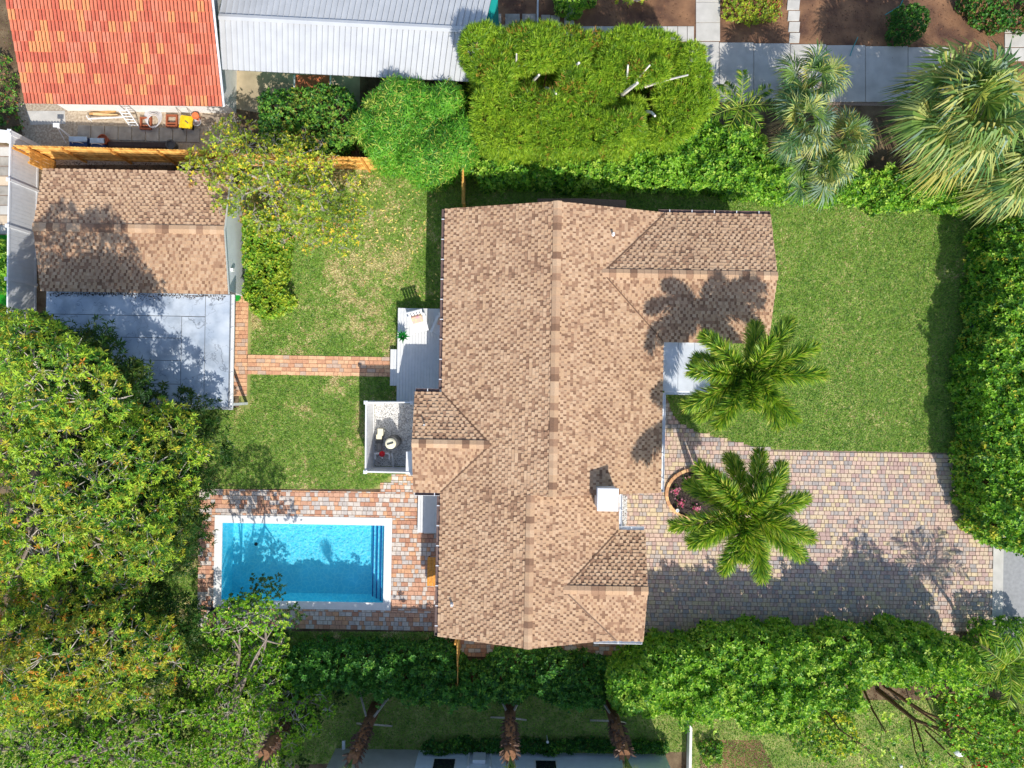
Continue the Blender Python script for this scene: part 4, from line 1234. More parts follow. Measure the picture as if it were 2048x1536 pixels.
def make_hedge(name, label, cat, pxpoly, h, r, dens, tmpls, size, mats, w, jitter=0.6, up=0.3, h_px=None, hn=0.15, jit=0.3, stems=True, shell=(0.72, 1.0), base=None, lower=0.25, spacing=0.85, holes=(), shoots=0):
    lob = hedge_lobes(pxpoly, h, r, h_px=h_px, hn=hn, jit=jit, spacing=spacing)
    for (hx, hy, hr) in holes:
        hp = P(hx, hy, h)
        lob = [l for l in lob if math.hypot(l[0] - hp.x, l[1] - hp.y) > hr * 0.95 + 0.2 or l[2] < h - 2.6]
    L = np.array(lob)
    root = empty(name, (L[:, 0].mean(), L[:, 1].mean(), 0), label, cat)
    p, n = lobe_points(lob, dens, lower=lower, shell=shell)
    if shoots:
        tl = [l for l in lob if l[2] > h - 1.6 * r]
        ex = []
        for k in range(shoots):
            l = random.choice(tl); a, b_ = l[0] + random.uniform(-.4, .4), l[1] + random.uniform(-.4, .4); hh = random.uniform(0.25, 0.95); dx, dy = random.uniform(-.3, .3), random.uniform(-.3, .3)
            for q in range(int(hh * 14) + 2):
                t = random.random() * hh; ex.append((a + dx * t + random.gauss(0, .09), b_ + dy * t + random.gauss(0, .09), l[2] + l[5] * 0.75 + t))
        ex = np.array(ex); p = np.concatenate([p, ex]); n = np.concatenate([n, np.tile(np.array([0, 0, 1.0]), (len(ex), 1))])
    foliage('foliage', root, p, n, tmpls, size, mats, w, jitter=jitter, up=up)
    if stems:
        b = MB()
        tops = [l for l in lob if l[2] > h - 2.2 * r]
        for l in random.sample(tops, min(len(tops), 160)):
            b.tube([(l[0] + random.uniform(-.2, .2), l[1] + random.uniform(-.2, .2), 0.0), (l[0], l[1], l[2] * 0.5), (l[0], l[1], l[2] + l[5] * 0.6)], [0.045, 0.035, 0.012], 5)
        b.build('stems', m_brownbark, root)['kind'] = 'stuff'
    return root

def make_tree(name, label, pxpoly, base_px, hmin, hmax, n, r, dens, tmpls, size, mats, w, trunk_r=0.22, fork=2.2, jitter=0.45, up=0.5, bark=None, twigs=4, group=None, flat=0.75, shell=(0.7, 1.02), drop=0.82, tw=None, power=0.7, lower=0.1, extra=(), fill=0, fill_mats=None, fill_dens=12):
    lob = crown_lobes(pxpoly, hmin, hmax, n, r, flat, power) + list(extra)
    bp = P(base_px[0], base_px[1])
    root = empty(name, bp, label, 'tree', group)
    p, nn = lobe_points(lob, dens, lower=lower, shell=shell, drop=drop)
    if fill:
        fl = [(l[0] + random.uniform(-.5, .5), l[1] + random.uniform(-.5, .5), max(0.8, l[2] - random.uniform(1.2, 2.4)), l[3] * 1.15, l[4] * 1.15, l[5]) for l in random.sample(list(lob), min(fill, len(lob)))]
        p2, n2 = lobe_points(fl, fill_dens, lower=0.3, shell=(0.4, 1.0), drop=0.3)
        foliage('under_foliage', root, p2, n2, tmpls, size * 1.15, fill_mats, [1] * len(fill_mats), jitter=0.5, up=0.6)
    foliage('crown', root, p, nn, tmpls, size, mats, w, jitter=jitter, up=up)
    branches(root, bp, lob, trunk_r, fork, bark or m_bark, twigs=twigs, tw_mat=tw)
    return root, lob

# leaf palettes
lv = lambda n, r, g, b, t=0.3: LM(n, S(r, g, b), t)
pal_rose = [lv('rose_lime', 178, 206, 70), lv('rose_green', 118, 166, 58), lv('rose_deep', 62, 112, 42), lv('rose_yellow', 206, 200, 72), lv('rose_orange', 214, 150, 60), lv('rose_olive', 138, 148, 60)]
pal_fine = [lv('fine_lime', 152, 196, 46), lv('fine_green', 108, 164, 38), lv('fine_deep', 66, 112, 34), lv('fine_light', 196, 216, 88)]
pal_hedge = [lv('hedge_bright', 140, 188, 56), lv('hedge_green', 100, 154, 48), lv('hedge_deep', 58, 106, 38), lv('hedge_lime', 184, 212, 88)]
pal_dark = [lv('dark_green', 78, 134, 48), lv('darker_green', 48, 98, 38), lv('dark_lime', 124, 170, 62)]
pal_cyp = [lv('cypress_bright', 172, 200, 58), lv('cypress_green', 134, 172, 46), lv('cypress_deep', 92, 132, 36), lv('cypress_brown', 180, 130, 60, 0.15)]
pal_bamboo = [lv('bamboo_bright', 122, 184, 56), lv('bamboo_green', 88, 152, 44), lv('bamboo_deep', 58, 116, 38), lv('bamboo_yellow', 186, 196, 86)]
pal_yellow = [lv('ylw_leaf', 224, 212, 66), lv('ylw_green', 176, 190, 58), lv('ylw_mid', 128, 158, 54), lv('ylw_gold', 232, 196, 60), lv('ylw_brown', 170, 130, 80)]
pal_dirt = [lv('brownish_leaf', 132, 96, 64, 0.1), lv('reddish_leaf', 158, 96, 60, 0.1), lv('olive_leaf', 120, 128, 60)]

LEAF = [leaf_tmpl()]
CLUS = [rosette_tmpl(5, 0.24, 35, 1), rosette_tmpl(5, 0.22, 20, 2), rosette_tmpl(4, 0.26, 45, 3)]
ROSE = [rosette_tmpl(9, 0.115, 20, 4), rosette_tmpl(8, 0.12, 32, 5), rosette_tmpl(10, 0.11, 12, 6)]
FINE = [rosette_tmpl(6, 0.2, 30, 7), rosette_tmpl(6, 0.22, 45, 8)]
SPRAY = [spray_tmpl(6, 9), spray_tmpl(5, 10), spray_tmpl(7, 11)]
BAMB = [rosette_tmpl(5, 0.055, 8, 12), rosette_tmpl(4, 0.06, -5, 13)]

# ------------------------------------------------------------------ hedges
make_hedge('hedge', 'broad-leaved green hedge between the lawn and the tall clipped cypress', 'hedge',
           [(940, 312), (1010, 304), (1100, 300), (1230, 286), (1330, 262), (1400, 236), (1500, 262), (1560, 330), (1700, 330), (1880, 344), (1995, 362), (1985, 416), (1880, 412), (1700, 400), (1560, 392), (1450, 380), (1300, 376), (1100, 372), (960, 362)],
           1.7, 0.46, 66, CLUS, 0.19, pal_hedge, [5, 4, 2, 3], h_px=1.4, hn=0.35, shoots=90)
make_hedge('hedge', 'tall leafy hedge along the street side of the front lawn', 'hedge',
           [(1996, 425), (2150, 425), (2150, 1100), (2012, 1098), (1990, 1060), (1972, 1010), (1970, 900), (1974, 760), (1990, 640), (1996, 520)],
           2.9, 0.58, 62, CLUS, 0.19, pal_hedge + [pal_rose[3]], [5, 5, 3, 2, 0.6], h_px=2.7, hn=0.35, shoots=120)
make_hedge('hedge', 'bright green hedge along the southern side of the driveway', 'hedge',
           [(1228, 1345), (1300, 1318), (1380, 1288), (1500, 1276), (1700, 1272), (1860, 1276), (1930, 1300), (1975, 1340), (1960, 1372), (1860, 1368), (1740, 1378), (1690, 1420), (1560, 1468), (1420, 1452), (1310, 1440), (1230, 1428)],
           3.0, 0.62, 62, CLUS, 0.19, pal_hedge, [6, 4, 2, 4], h_px=2.8, hn=0.45, shoots=230)
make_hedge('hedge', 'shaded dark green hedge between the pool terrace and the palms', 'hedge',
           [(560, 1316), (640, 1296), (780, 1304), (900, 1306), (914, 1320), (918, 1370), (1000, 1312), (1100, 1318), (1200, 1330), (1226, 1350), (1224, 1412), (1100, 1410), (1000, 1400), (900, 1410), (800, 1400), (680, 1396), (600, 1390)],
           2.1, 0.55, 66, CLUS, 0.16, pal_dark, [5, 4, 2], h_px=2.0, hn=0.4, shoots=120)  # darker leaf palette than the sunlit hedge, putting shade into the colour
# low dark groundcover between driveway and hedge
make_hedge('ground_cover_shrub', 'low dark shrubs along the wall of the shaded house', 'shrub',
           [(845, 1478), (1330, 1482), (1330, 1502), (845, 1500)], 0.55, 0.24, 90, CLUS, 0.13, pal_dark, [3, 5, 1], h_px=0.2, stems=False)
# clipped cypress
cyp = make_hedge('cypress_hedge', 'tall clipped yellow-green cypress with bare cut branches on top', 'hedge',
           [(930, 62), (1000, 54), (1130, 62), (1260, 72), (1350, 84), (1388, 108), (1420, 160), (1432, 200), (1400, 244), (1340, 286), (1200, 298), (1080, 304), (960, 302), (946, 250), (940, 180), (930, 120)],
           4.0, 0.55, 150, SPRAY, 0.24, pal_cyp, [5, 5, 3.5, 0.25], jitter=0.6, up=0.3, h_px=3.3, hn=0.5, spacing=0.85, holes=[(1052, 150, .5), (1100, 158, .45), (1085, 180, .35), (1250, 186, .45), (1300, 172, .4), (1215, 222, .35), (1300, 226, .45), (1150, 210, .3), (1180, 140, .3), (960, 170, .4), (1350, 150, .3)])
for (ax, ay, bx, by, r) in ((1244, 190, 1275, 166, .08), (1247, 188, 1300, 130, .045), (1247, 186, 1256, 130, .045), (1290, 174, 1376, 150, .045), (1138, 142, 1158, 126, .07), (1066, 162, 1078, 150, .06), (1092, 176, 1112, 188, .06), (1028, 135, 1033, 108, .04), (1290, 222, 1310, 232, .06)):
    p0, p1 = P(ax, ay, 3.3), P(bx, by, 4.6)
    b = MB(); b.tube([p0, (p0 + p1) / 2 + Vector((0.05, 0.03, 0.06)), p1], [r * 1.2, r, r * 0.8], 6)
    b.build('cut_branch', M('sawn_wood', S(214, 206, 196), 0.9, var=0.15), cyp)
# bamboo-like dome shrub
make_hedge('weeping_shrub', 'large dome of drooping narrow bright green leaves beside the cypress', 'shrub',
           [(700, 250), (730, 200), (770, 165), (830, 140), (880, 150), (925, 190), (950, 250), (948, 300), (915, 330), (860, 352), (800, 335), (740, 315), (705, 290)],
           3.3, 0.85, 120, BAMB, 0.30, pal_bamboo, [5, 4, 2, 2], jitter=0.5, up=0.1, h_px=2.9, hn=0.3)
# mixed shrubs west of the dome
make_hedge('leafy_shrub', 'loose dark green shrub between the dome shrub and the metal shed', 'shrub',
           [(520, 190), (600, 176), (690, 172), (720, 200), (700, 290), (640, 300), (560, 285), (500, 250)], 2.0, 0.5, 40, CLUS, 0.17, pal_dark + [pal_rose[5]], [5, 3, 4, 1.5], h_px=1.8, hn=0.5)
# clipped shrub east of the outbuilding
make_hedge('clipped_shrub', 'clipped yellow-green shrub at the corner of the concrete pad', 'shrub',
           [(488, 420), (562, 420), (572, 600), (560, 626), (494, 624), (486, 560)], 1.6, 0.42, 75, CLUS, 0.17, pal_yellow[1:3] + pal_hedge[:2], [5, 4, 3, 2], h_px=1.5, hn=0.25)

# ------------------------------------------------------------------ trees
deep = [lv('inner_green', 58, 96, 36), lv('inner_dark', 44, 78, 30), lv('inner_olive', 84, 104, 44)]  # darkened leaf colours standing in for the shade in crown gaps
make_tree('yellowing_tree', 'sparse tree with yellow leaves and pale bare twigs over the fence',
          [(420, 250), (480, 232), (560, 248), (620, 262), (690, 330), (735, 400), (740, 470), (690, 500), (600, 500), (540, 480), (470, 430), (390, 400), (360, 330)], (545, 372), 2.6, 4.2, 62, 0.62, 24, CLUS, 0.145, pal_yellow, [1.6, 5, 7, 0.8, 1.0],
          trunk_r=0.11, fork=1.3, twigs=12, tw=m_twig, bark=m_twig, shell=(0.5, 1.05), drop=0.3)
make_tree('rosette_tree', 'huge spreading tree with rosettes of lime leaves hanging over the grey flat roof',
          [(-60, 650), (60, 622), (120, 660), (215, 745), (290, 800), (372, 815), (392, 900), (388, 985), (372, 1050), (362, 1110), (300, 1160), (200, 1190), (60, 1180), (-60, 1150)], (140, 930), 4.6, 8.2, 66, 1.0, 25, ROSE, 0.215, pal_rose, [6, 5, 4, 2.5, 0.3, 3],
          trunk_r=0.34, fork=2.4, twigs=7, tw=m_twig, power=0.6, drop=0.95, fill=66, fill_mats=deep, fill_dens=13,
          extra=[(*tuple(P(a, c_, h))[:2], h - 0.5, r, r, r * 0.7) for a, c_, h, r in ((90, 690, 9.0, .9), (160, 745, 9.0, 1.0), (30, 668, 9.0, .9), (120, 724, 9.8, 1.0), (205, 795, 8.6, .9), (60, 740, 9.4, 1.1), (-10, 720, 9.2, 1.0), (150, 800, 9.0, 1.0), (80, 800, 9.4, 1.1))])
make_tree('rosette_tree', 'spreading tree with olive and orange tinted leaf rosettes at the lower left corner',
          [(-60, 1150), (60, 1180), (200, 1190), (280, 1168), (300, 1215), (350, 1290), (345, 1360), (300, 1400), (200, 1420), (80, 1450), (-60, 1460)], (110, 1290), 4.2, 7.0, 40, 0.95, 25, ROSE, 0.215, pal_rose, [3, 4, 3, 4, 1.1, 5],
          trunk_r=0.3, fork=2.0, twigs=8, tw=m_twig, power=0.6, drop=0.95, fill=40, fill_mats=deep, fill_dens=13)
make_tree('fine_leaved_tree', 'fine leaved bright green tree with grey limbs beside the pool corner',
          [(385, 1320), (440, 1290), (520, 1280), (560, 1290), (570, 1330), (600, 1380), (668, 1390), (655, 1440), (600, 1500), (560, 1560), (430, 1580), (380, 1480), (370, 1380)], (480, 1390), 2.0, 3.7, 52, 0.7, 46, FINE, 0.125, pal_fine, [5, 5, 3, 3],
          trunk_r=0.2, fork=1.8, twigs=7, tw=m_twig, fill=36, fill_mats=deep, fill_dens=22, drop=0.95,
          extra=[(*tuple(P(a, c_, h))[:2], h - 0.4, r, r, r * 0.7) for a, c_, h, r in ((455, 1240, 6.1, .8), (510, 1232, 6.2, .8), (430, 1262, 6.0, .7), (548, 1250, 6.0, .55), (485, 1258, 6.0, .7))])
make_tree('fine_leaved_tree', 'fine leaved green tree with pale limbs below the orange tinted rosette tree',
          [(-60, 1450), (100, 1440), (250, 1405), (370, 1395), (385, 1480), (420, 1590), (200, 1620), (-60, 1620)], (200, 1490), 2.6, 4.4, 46, 0.75, 40, FINE, 0.125, pal_fine, [5, 5, 3, 2],
          trunk_r=0.2, fork=1.6, twigs=7, tw=m_twig, fill=40, fill_mats=deep, fill_dens=22, drop=0.95)

# ------------------------------------------------------------------ palms
def frond_pts(o, az, L, rise, droop, n=14):
    """curve of a frond: starts up at angle rise, bends down"""
    pts = []; p = Vector(o); e = rise
    st = L / n
    for i in range(n + 1):
        pts.append(p.copy())
        d = Vector((math.cos(az) * math.cos(e), math.sin(az) * math.cos(e), math.sin(e)))
        p = p + d * st
        e -= droop / n
    return pts

def feather_palm(name, label, base_pts, crown, nf, L, mats, w, group=None, trunk_r=0.12, ll=0.45, dens=52, droop=1.35, plume=True, azs=None, trunk_mat=None, rise0=0.75):
    root = empty(name, base_pts[0], label, 'palm', group)
    crown = Vector(crown)
    for bp in base_pts:
        bp = Vector(bp)
        b = MB(); m1 = bp + (crown - bp) * 0.5 + Vector((random.uniform(-.08, .08), random.uniform(-.08, .08), 0))
        top = crown + Vector(((bp.x - base_pts[0][0]) * 0.3, (bp.y - base_pts[0][1]) * 0.3, -0.6))
        b.tube([bp, m1, top], [trunk_r * 1.25, trunk_r, trunk_r * 0.8], 10)
        b.build('trunk', trunk_mat or m_bark, root)
    b = MB(); b.tube([crown + Vector((0, 0, -0.7)), crown + Vector((0, 0, -0.3)), crown + Vector((0, 0, 0.15))], [trunk_r * 0.95, trunk_r * 1.05, trunk_r * 0.4], 10)
    b.build('crownshaft', LM('crownshaft_green', S(120, 160, 70), 0.1), root)
    lay = [(rise0, 1.0, None)] * nf + ([(0.15, 0.92, 'low')] * (nf - 4) + [(1.25, 0.72, 'top')] * 3 if plume else [])
    for f in range(len(lay)):
        az = (2 * math.pi * f / nf + random.uniform(-0.2, 0.2)) if azs is None else (azs[f] if f < nf else random.uniform(0, 6.28) if lay[f][2] == 'top' else azs[f - nf] + 0.33)
        ri = lay[f][0] + random.uniform(-0.3, 0.25)
        Lf = L * random.uniform(0.88, 1.08) * lay[f][1]
        pts = frond_pts(crown, az, Lf, ri, droop + random.uniform(-0.25, 0.25))
        b = MB(); b.tube(pts, [0.028 * (1 - 0.8 * i / len(pts)) for i in range(len(pts))], 5)
        fr = b.build('frond', LM('rachis_green', S(150, 170, 70), 0.1), root)
        Pn = np.array([tuple(p) for p in pts]); n = int(dens * Lf)
        t = rng.uniform(0.13, 1.0, n) * (len(pts) - 1); i0 = np.clip(t.astype(int), 0, len(pts) - 2); fr_ = (t - i0)[:, None]
        c = Pn[i0] * (1 - fr_) + Pn[i0 + 1] * fr_; tan = unit(Pn[i0 + 1] - Pn[i0])
        side = unit(np.cross(tan, np.array([0, 0, 1.0]))); upv = np.cross(side, tan)
        if plume: th = rng.uniform(-0.55, math.pi + 0.55, n)
        else: th = np.where(rng.random(n) < 0.5, rng.uniform(-0.1, 0.35, n), math.pi - rng.uniform(-0.1, 0.35, n))
        out = side * np.cos(th)[:, None] + upv * np.sin(th)[:, None]
        d = unit(out + tan * rng.uniform(0.55, 1.0, n)[:, None])
        tt = t / (len(pts) - 1)
        ln = ll * (0.55 + 0.6 * np.sin(np.clip(tt, 0.05, 0.97) * math.pi) ** 0.6) * rng.uniform(0.8, 1.15, n)
        wv = unit(np.cross(d, rng.normal(0, 1, (n, 3)))) * 0.024
        V = np.empty((n, 4, 3))
        V[:, 0] = c; V[:, 1] = c + d * ln[:, None] * 0.45 + wv; V[:, 2] = c + d * ln[:, None] - np.array([0, 0, 0.12]) * ln[:, None]; V[:, 3] = c + d * ln[:, None] * 0.45 - wv
        mi = rng.choice(len(mats), size=n, p=np.array(w) / sum(w))
        place('leaflets', np_mesh('leaflets', V.reshape(-1, 3), np.arange(n * 4).reshape(-1, 4), mats, mi), fr)
    return root
pal_fox = [lv('fox_bright', 162, 192, 60, 0.35), lv('fox_green', 112, 156, 50, 0.35), lv('fox_deep', 60, 106, 40, 0.3), lv('fox_yellow', 212, 212, 100, 0.35)]
cr2 = P(1484, 1024, 5.6); b2 = P(1402, 988)
az2 = [math.atan2(-(y - 1024), x - 1484) for x, y in ((1395, 935), (1530, 880), (1650, 985), (1590, 1100), (1520, 1165), (1385, 1075), (1450, 1110), (1560, 935), (1575, 1055), (1370, 1045))]
feather_palm('foxtail_palm', 'foxtail palm with plume fronds growing from the mulch bed in the driveway', [(b2.x, b2.y, 0.05), (b2.x - 0.25, b2.y + 0.15, 0.05), (b2.x + 0.3, b2.y + 0.2, 0.05)], cr2, 10, 3.1, pal_fox, [5, 5, 2.5, 2.5], ll=0.56, dens=300, azs=az2)
cr1 = P(1490, 752, 5.8); b1 = P(1432, 770)
az1 = [math.atan2(-(y - 752), x - 1490) for x, y in ((1420, 690), (1565, 660), (1625, 748), (1560, 860), (1365, 820), (1440, 830), (1400, 745), (1540, 800), (1590, 705))]
feather_palm('foxtail_palm', 'foxtail palm with plume fronds beside the pale porch roof', [(b1.x, b1.y, 0.02)], cr1, 9, 2.9, pal_fox, [5, 5, 3, 2], ll=0.56, dens=300, azs=az1)
# small feathery palm at the hedge
c = P(1478, 215, 2.2); bb = P(1462, 250)
feather_palm('small_palm', 'small feathery palm tucked at the end of the clipped cypress', [(bb.x, bb.y, 0.0)], c, 9, 1.7, pal_fox, [3, 5, 4, 2], ll=0.4, dens=60, plume=False, trunk_r=0.07)
c = P(2012, 1330, 3.6); bb = P(1935, 1272)
feather_palm('small_palm', 'feathery palm at the street end of the southern hedge', [(bb.x, bb.y, 0.0)], c, 10, 1.9, pal_fox, [4, 5, 3, 2], ll=0.5, dens=60, plume=False, trunk_r=0.08)

def fan_palm(name, label, base, crown, nl, R, pet, mats, w, group=None, trunk_r=0.16, seg=26, droop=0.45, dead=3, boots=True, trunk_mat=None, up=0.3, elr=(-10, 62)):
    base, crown = Vector(base), Vector(crown)
    root = empty(name, base, label, 'palm', group)
    b = MB(); b.tube([base, (base + crown) / 2, crown], [trunk_r * 1.15, trunk_r, trunk_r * 0.95], 12); b.build('trunk', trunk_mat or m_palmtrunk, root)
    if boots:
        b = MB()
        d = (crown - base); L = d.length; d.normalize()
        for i in range(int(L * 26)):
            t = 0.45 + 0.55 * random.random(); a = random.uniform(0, 6.28)
            p = base + d * (L * t) + Vector((math.cos(a), math.sin(a), 0)) * trunk_r
            o_ = Vector((math.cos(a), math.sin(a), 1.1)).normalized(); s = Vector((-math.sin(a), math.cos(a), 0)) * 0.06
            b.poly([p - s, p + s, p + o_ * 0.3 + s * 0.3, p + o_ * 0.3 - s * 0.3])
        b.build('old_leaf_bases', M('fibrous_leaf_base', S(120, 98, 84), 0.95, var=0.35, scale=9), root)['kind'] = 'stuff'
    for k in range(nl + dead):
        isdead = k >= nl
        az = k * 2.4 + random.uniform(-0.25, 0.25)
        el = RAD(random.uniform(*elr)) if not isdead else RAD(random.uniform(-70, -45))
        pl = pet * random.uniform(0.75, 1.2)
        o = crown + Vector((0, 0, 0.05))
        d = Vector((math.cos(az) * math.cos(el), math.sin(az) * math.cos(el), math.sin(el)))
        hub = o + d * pl - Vector((0, 0, 0.08 * pl))
        b = MB(); b.tube([o, o + d * pl * 0.5, hub], [0.026, 0.02, 0.014], 5); 
        lf = b.build('leaf_stalk', mats[1] if not isdead else m_palmtrunk, root)
        side = Vector((-math.sin(az), math.cos(az), 0)); dd = (d - Vector((0, 0, 0.25))).normalized(); nn = side.cross(dd) * -1
        V = []; mi = []
        m0 = int(rng.choice(len(mats), p=np.array(w) / sum(w)))
        for s in range(seg):
            a = RAD(-125 + 250 * s / (seg - 1))
            v = (dd * math.cos(a) + side * math.sin(a)).normalized()
            v = (v + nn * 0.12 * (1 if s % 2 else -1) * 0.5 + nn * (up * 0.4 + random.uniform(-0.12, 0.12)) + side * random.uniform(-0.06, 0.06)).normalized()
            l = R * (0.72 + 0.28 * math.cos(a * 0.6)) * random.uniform(0.9, 1.1)
            sd = dd.cross(v) if False else (v.cross(nn)).normalized()
            wd = l * 0.028
            p1 = hub + v * l * 0.55; p2 = hub + v * l - Vector((0, 0, droop * l * random.uniform(0.6, 1.3)))
            V += [hub, p1 + sd * wd + nn * 0.01, p2, p1 - sd * wd]
            mi.append(m0 if random.random() < 0.6 else int(rng.choice(len(mats), p=np.array(w) / sum(w))))
        V = np.array([tuple(q) for q in V])
        mm = mats if not isdead else [M('dead_frond', S(168, 140, 104), 0.9, var=0.2)]
        place('fan_blade', np_mesh('fan_blade', V, np.arange(len(V)).reshape(-1, 4), mm, mi if not isdead else [0] * len(mi)), lf)
    return root
pal_fan = [lv('fan_green', 118, 150, 72, 0.3), lv('fan_deep', 74, 112, 62, 0.25), lv('fan_pale', 182, 190, 112, 0.3), lv('fan_yellow', 182, 176, 92, 0.3), lv('fan_blue', 128, 152, 128, 0.2)]
def fan_at(px, py, h, *a, **k):
    c = P(px, py, h); return fan_palm(a[0], a[1], (c.x, c.y, 0.0), c, *a[2:], **k)
fan_at(1925, 222, 4.6, 'fan_palm', 'big fan palm with long drooping blades beside the street corner', 46, 1.75, 1.5, pal_fan, [5, 4, 4, 2, 1], seg=44, droop=0.55, elr=(-28, 86))
fan_at(2070, 330, 3.8, 'fan_palm', 'fan palm leaning in over the end of the north hedge', 32, 1.6, 1.3, pal_fan, [4, 4, 4, 2, 0.5], seg=42, droop=0.5, elr=(-28, 86))
for (px, py, h, n, lab) in ((1620, 165, 3.2, 16, 'grey-green fan palm beside the concrete walkway'), (1600, 250, 3.4, 18, 'grey-green fan palm with orange flower stalks behind the hedge'), (1680, 285, 3.0, 17, 'fan palm with dry fronds behind the hedge'), (1640, 345, 2.4, 12, 'low fan palm pushing through the hedge')):
    fan_at(px, py, h, 'fan_palm', lab, n + 6, 0.95, 0.9, pal_fan, [4, 4, 3, 1.5, 3], seg=34, droop=0.4, dead=5, trunk_r=0.1, elr=(-25, 84))
# tall palms in front of the shaded house, tops mostly outside the picture
m_boot = m_palmtrunk
def propped_palm(px, py, h, boots, label):
    bp = P(px, py)
    root = fan_palm('propped_palm', label, (bp.x, bp.y, 0), (bp.x + random.uniform(-.05, .05), bp.y, h), 14, 0.5, 1.5, pal_fan, [5, 3, 3, 3, 0], trunk_r=0.25, boots=boots, dead=0, elr=(79, 89), droop=0.0, seg=14)
    m_prop = M('grey_timber_prop', S(196, 184, 170), 0.9, var=0.2, scale=8)
    for a in (0.75, 2.35, 3.9, 5.4):
        q = Vector((bp.x + math.cos(a) * 1.25, bp.y + math.sin(a) * 1.25, 0.0)); t = Vector((bp.x + math.cos(a) * 0.24, bp.y + math.sin(a) * 0.24, 1.5))
        b = MB(); b.tube([q, t], 0.055, 4); b.build('prop', m_prop, root)
propped_palm(752, 1412, 4.9, True, 'palm trunk with timber props in front of the grey wall panel')
propped_palm(1020, 1400, 5.2, True, 'palm trunk with timber props between the two windows of the pale wall')
propped_palm(1219, 1406, 4.9, True, 'palm trunk with timber props behind the bright hedge end')
propped_palm(596, 1410, 4.7, True, 'palm trunk with timber props behind the fine leaved tree')

# ------------------------------------------------------------------ planting bed in the driveway
bed = sheet('planting_bed', [[(x, y) for x, y in bed_poly]], 0.05, m_darkmulch)
tag(bed, 'round bed of dark mulch in the driveway')
m_edge = [M('edging_brick_tan', S(222, 178, 126), 0.85, var=0.12, scale=9), M('edging_brick_clay', S(196, 148, 108), 0.85, var=0.12, scale=9)]
for i in range(34):
    a = 2 * math.pi * i / 34
    r1 = 1.0 if math.cos(a) < 0 else 1.25
    x, y = BED.x + 1.46 * math.cos(a) * r1, BED.y + 1.22 * math.sin(a)
    b = MB(); b.obox((0, 0, 0.08), (0.15, 0.235, 0.16))
    place('edging_brick', b.mesh('edging_brick', random.choice(m_edge)), bed, (x, y, 0.0), a)
def mulch_chips(rectpoly, n, z, mats, label):
    xs = [p[0] for p in rectpoly]; ys = [p[1] for p in rectpoly]
    x = rng.uniform(min(xs), max(xs), n); y = rng.uniform(min(ys), max(ys), n); ok = inpoly(x, y, rectpoly); x, y = x[ok], y[ok]; n = len(x)
    p = np.stack([x, y, np.full(n, z)], 1)
    o = foliage('mulch', None, p, np.tile(np.array([0, 0, 1.0]), (n, 1)), [long_leaf_tmpl(0.16)], 0.09, mats, [1] * len(mats), jitter=0.5, up=0.5)
    tag(o, label, 'mulch', kind='stuff')
mulch_chips(bed_poly, 2600, 0.065, [M('chip_dark', S(52, 44, 42), 0.95), M('chip_mid', S(84, 72, 66), 0.95), M('chip_black', S(30, 26, 26), 0.95)], 'dark bark chips in the round bed')
pal_flower = [lv('petal_pink', 232, 120, 160), lv('petal_pale', 240, 176, 196), lv('petal_magenta', 206, 60, 120), lv('flower_leaf', 70, 110, 46)]
for i, (px, py, lab) in enumerate(((1376, 958, 'pink flowering plant nearest the brick edging of the bed'), (1374, 966, 'paler pink flowers beside the trunk shadow in the bed'), (1406, 957, 'magenta flowers against the palm trunks'), (1350, 981, 'small pink plant on the house side of the bed'), (1360, 1005, 'small peach pink plant in the middle of the bed'), (1392, 1016, 'bright pink plant under the palm fronds'))):
    c = P(px, py); n = 46
    q = rng.normal(0, 1, (n, 3)) * np.array([0.09, 0.09, 0.05]) + np.array([c.x, c.y, 0.2])
    r_ = empty('flowering_plant', (c.x, c.y, 0.05), lab, 'flower')
    foliage('blossom', r_, q, np.tile(np.array([0, 0, 1.0]), (n, 1)), [rosette_tmpl(5, 0.22, 15, 20)], 0.06, pal_flower[:3], [3, 3, 2] if i != 2 else [1, 0.5, 4])
    q = rng.normal(0, 1, (30, 3)) * np.array([0.13, 0.13, 0.03]) + np.array([c.x, c.y, 0.11])
    foliage('leaves', r_, q, np.tile(np.array([0, 0, 1.0]), (30, 1)), LEAF, 0.11, [pal_flower[3]], [1])
c = P(1352, 1019)
b = MB(); b.lathe((c.x, c.y, 0.04), [(0.04, 0.0), (0.04, 0.22), (0.085, 0.23), (0.085, 0.27), (0.05, 0.27), (0.05, 0.22)], 14)
b.build('path_light', m_alu, label='small round path light standing in the mulch bed', cat='light')

# ------------------------------------------------------------------ neighbour: orange tiled house
nh = empty('neighbour_house', (-18, 16, 0), 'neighbour house with bright orange tile roof and white wall', 'house')
tm = dict(rough=0.7, var=0.10, scale=5, bump=0.15, bscale=40)
tile_mats = [M('tile_coral', S(204, 116, 88), **tm), M('tile_orange', S(216, 142, 94), **tm), M('tile_red', S(190, 100, 78), **tm), M('tile_salmon', S(208, 124, 98), **tm), M('tile_clay', S(198, 110, 84), **tm)]
OE = 2.8
oa, ob_ = P(50, 207, OE), P(446, 213, OE)
orz = math.atan2(ob_.y - oa.y, ob_.x - oa.x)
OW = (ob_ - oa).length
RUN = 6.2; OSL = 0.333
def O(s, t, n=0.0):
    """point on the orange roof: s along the eave, t up the slope (horizontal metres), n above"""
    q = Matrix.Rotation(orz, 3, 'Z') @ Vector((s, t, 0)); nz = math.sqrt(1 + OSL * OSL)
    nv = Matrix.Rotation(orz, 3, 'Z') @ Vector((0, -OSL / nz, 1 / nz))
    return Vector((oa.x + q.x, oa.y + q.y, OE + t * OSL)) + nv * n
b = MB()
b.poly([O(0, 0, -0.05), O(OW, 0, -0.05), O(OW, RUN, -0.05), O(0, RUN, -0.05)])
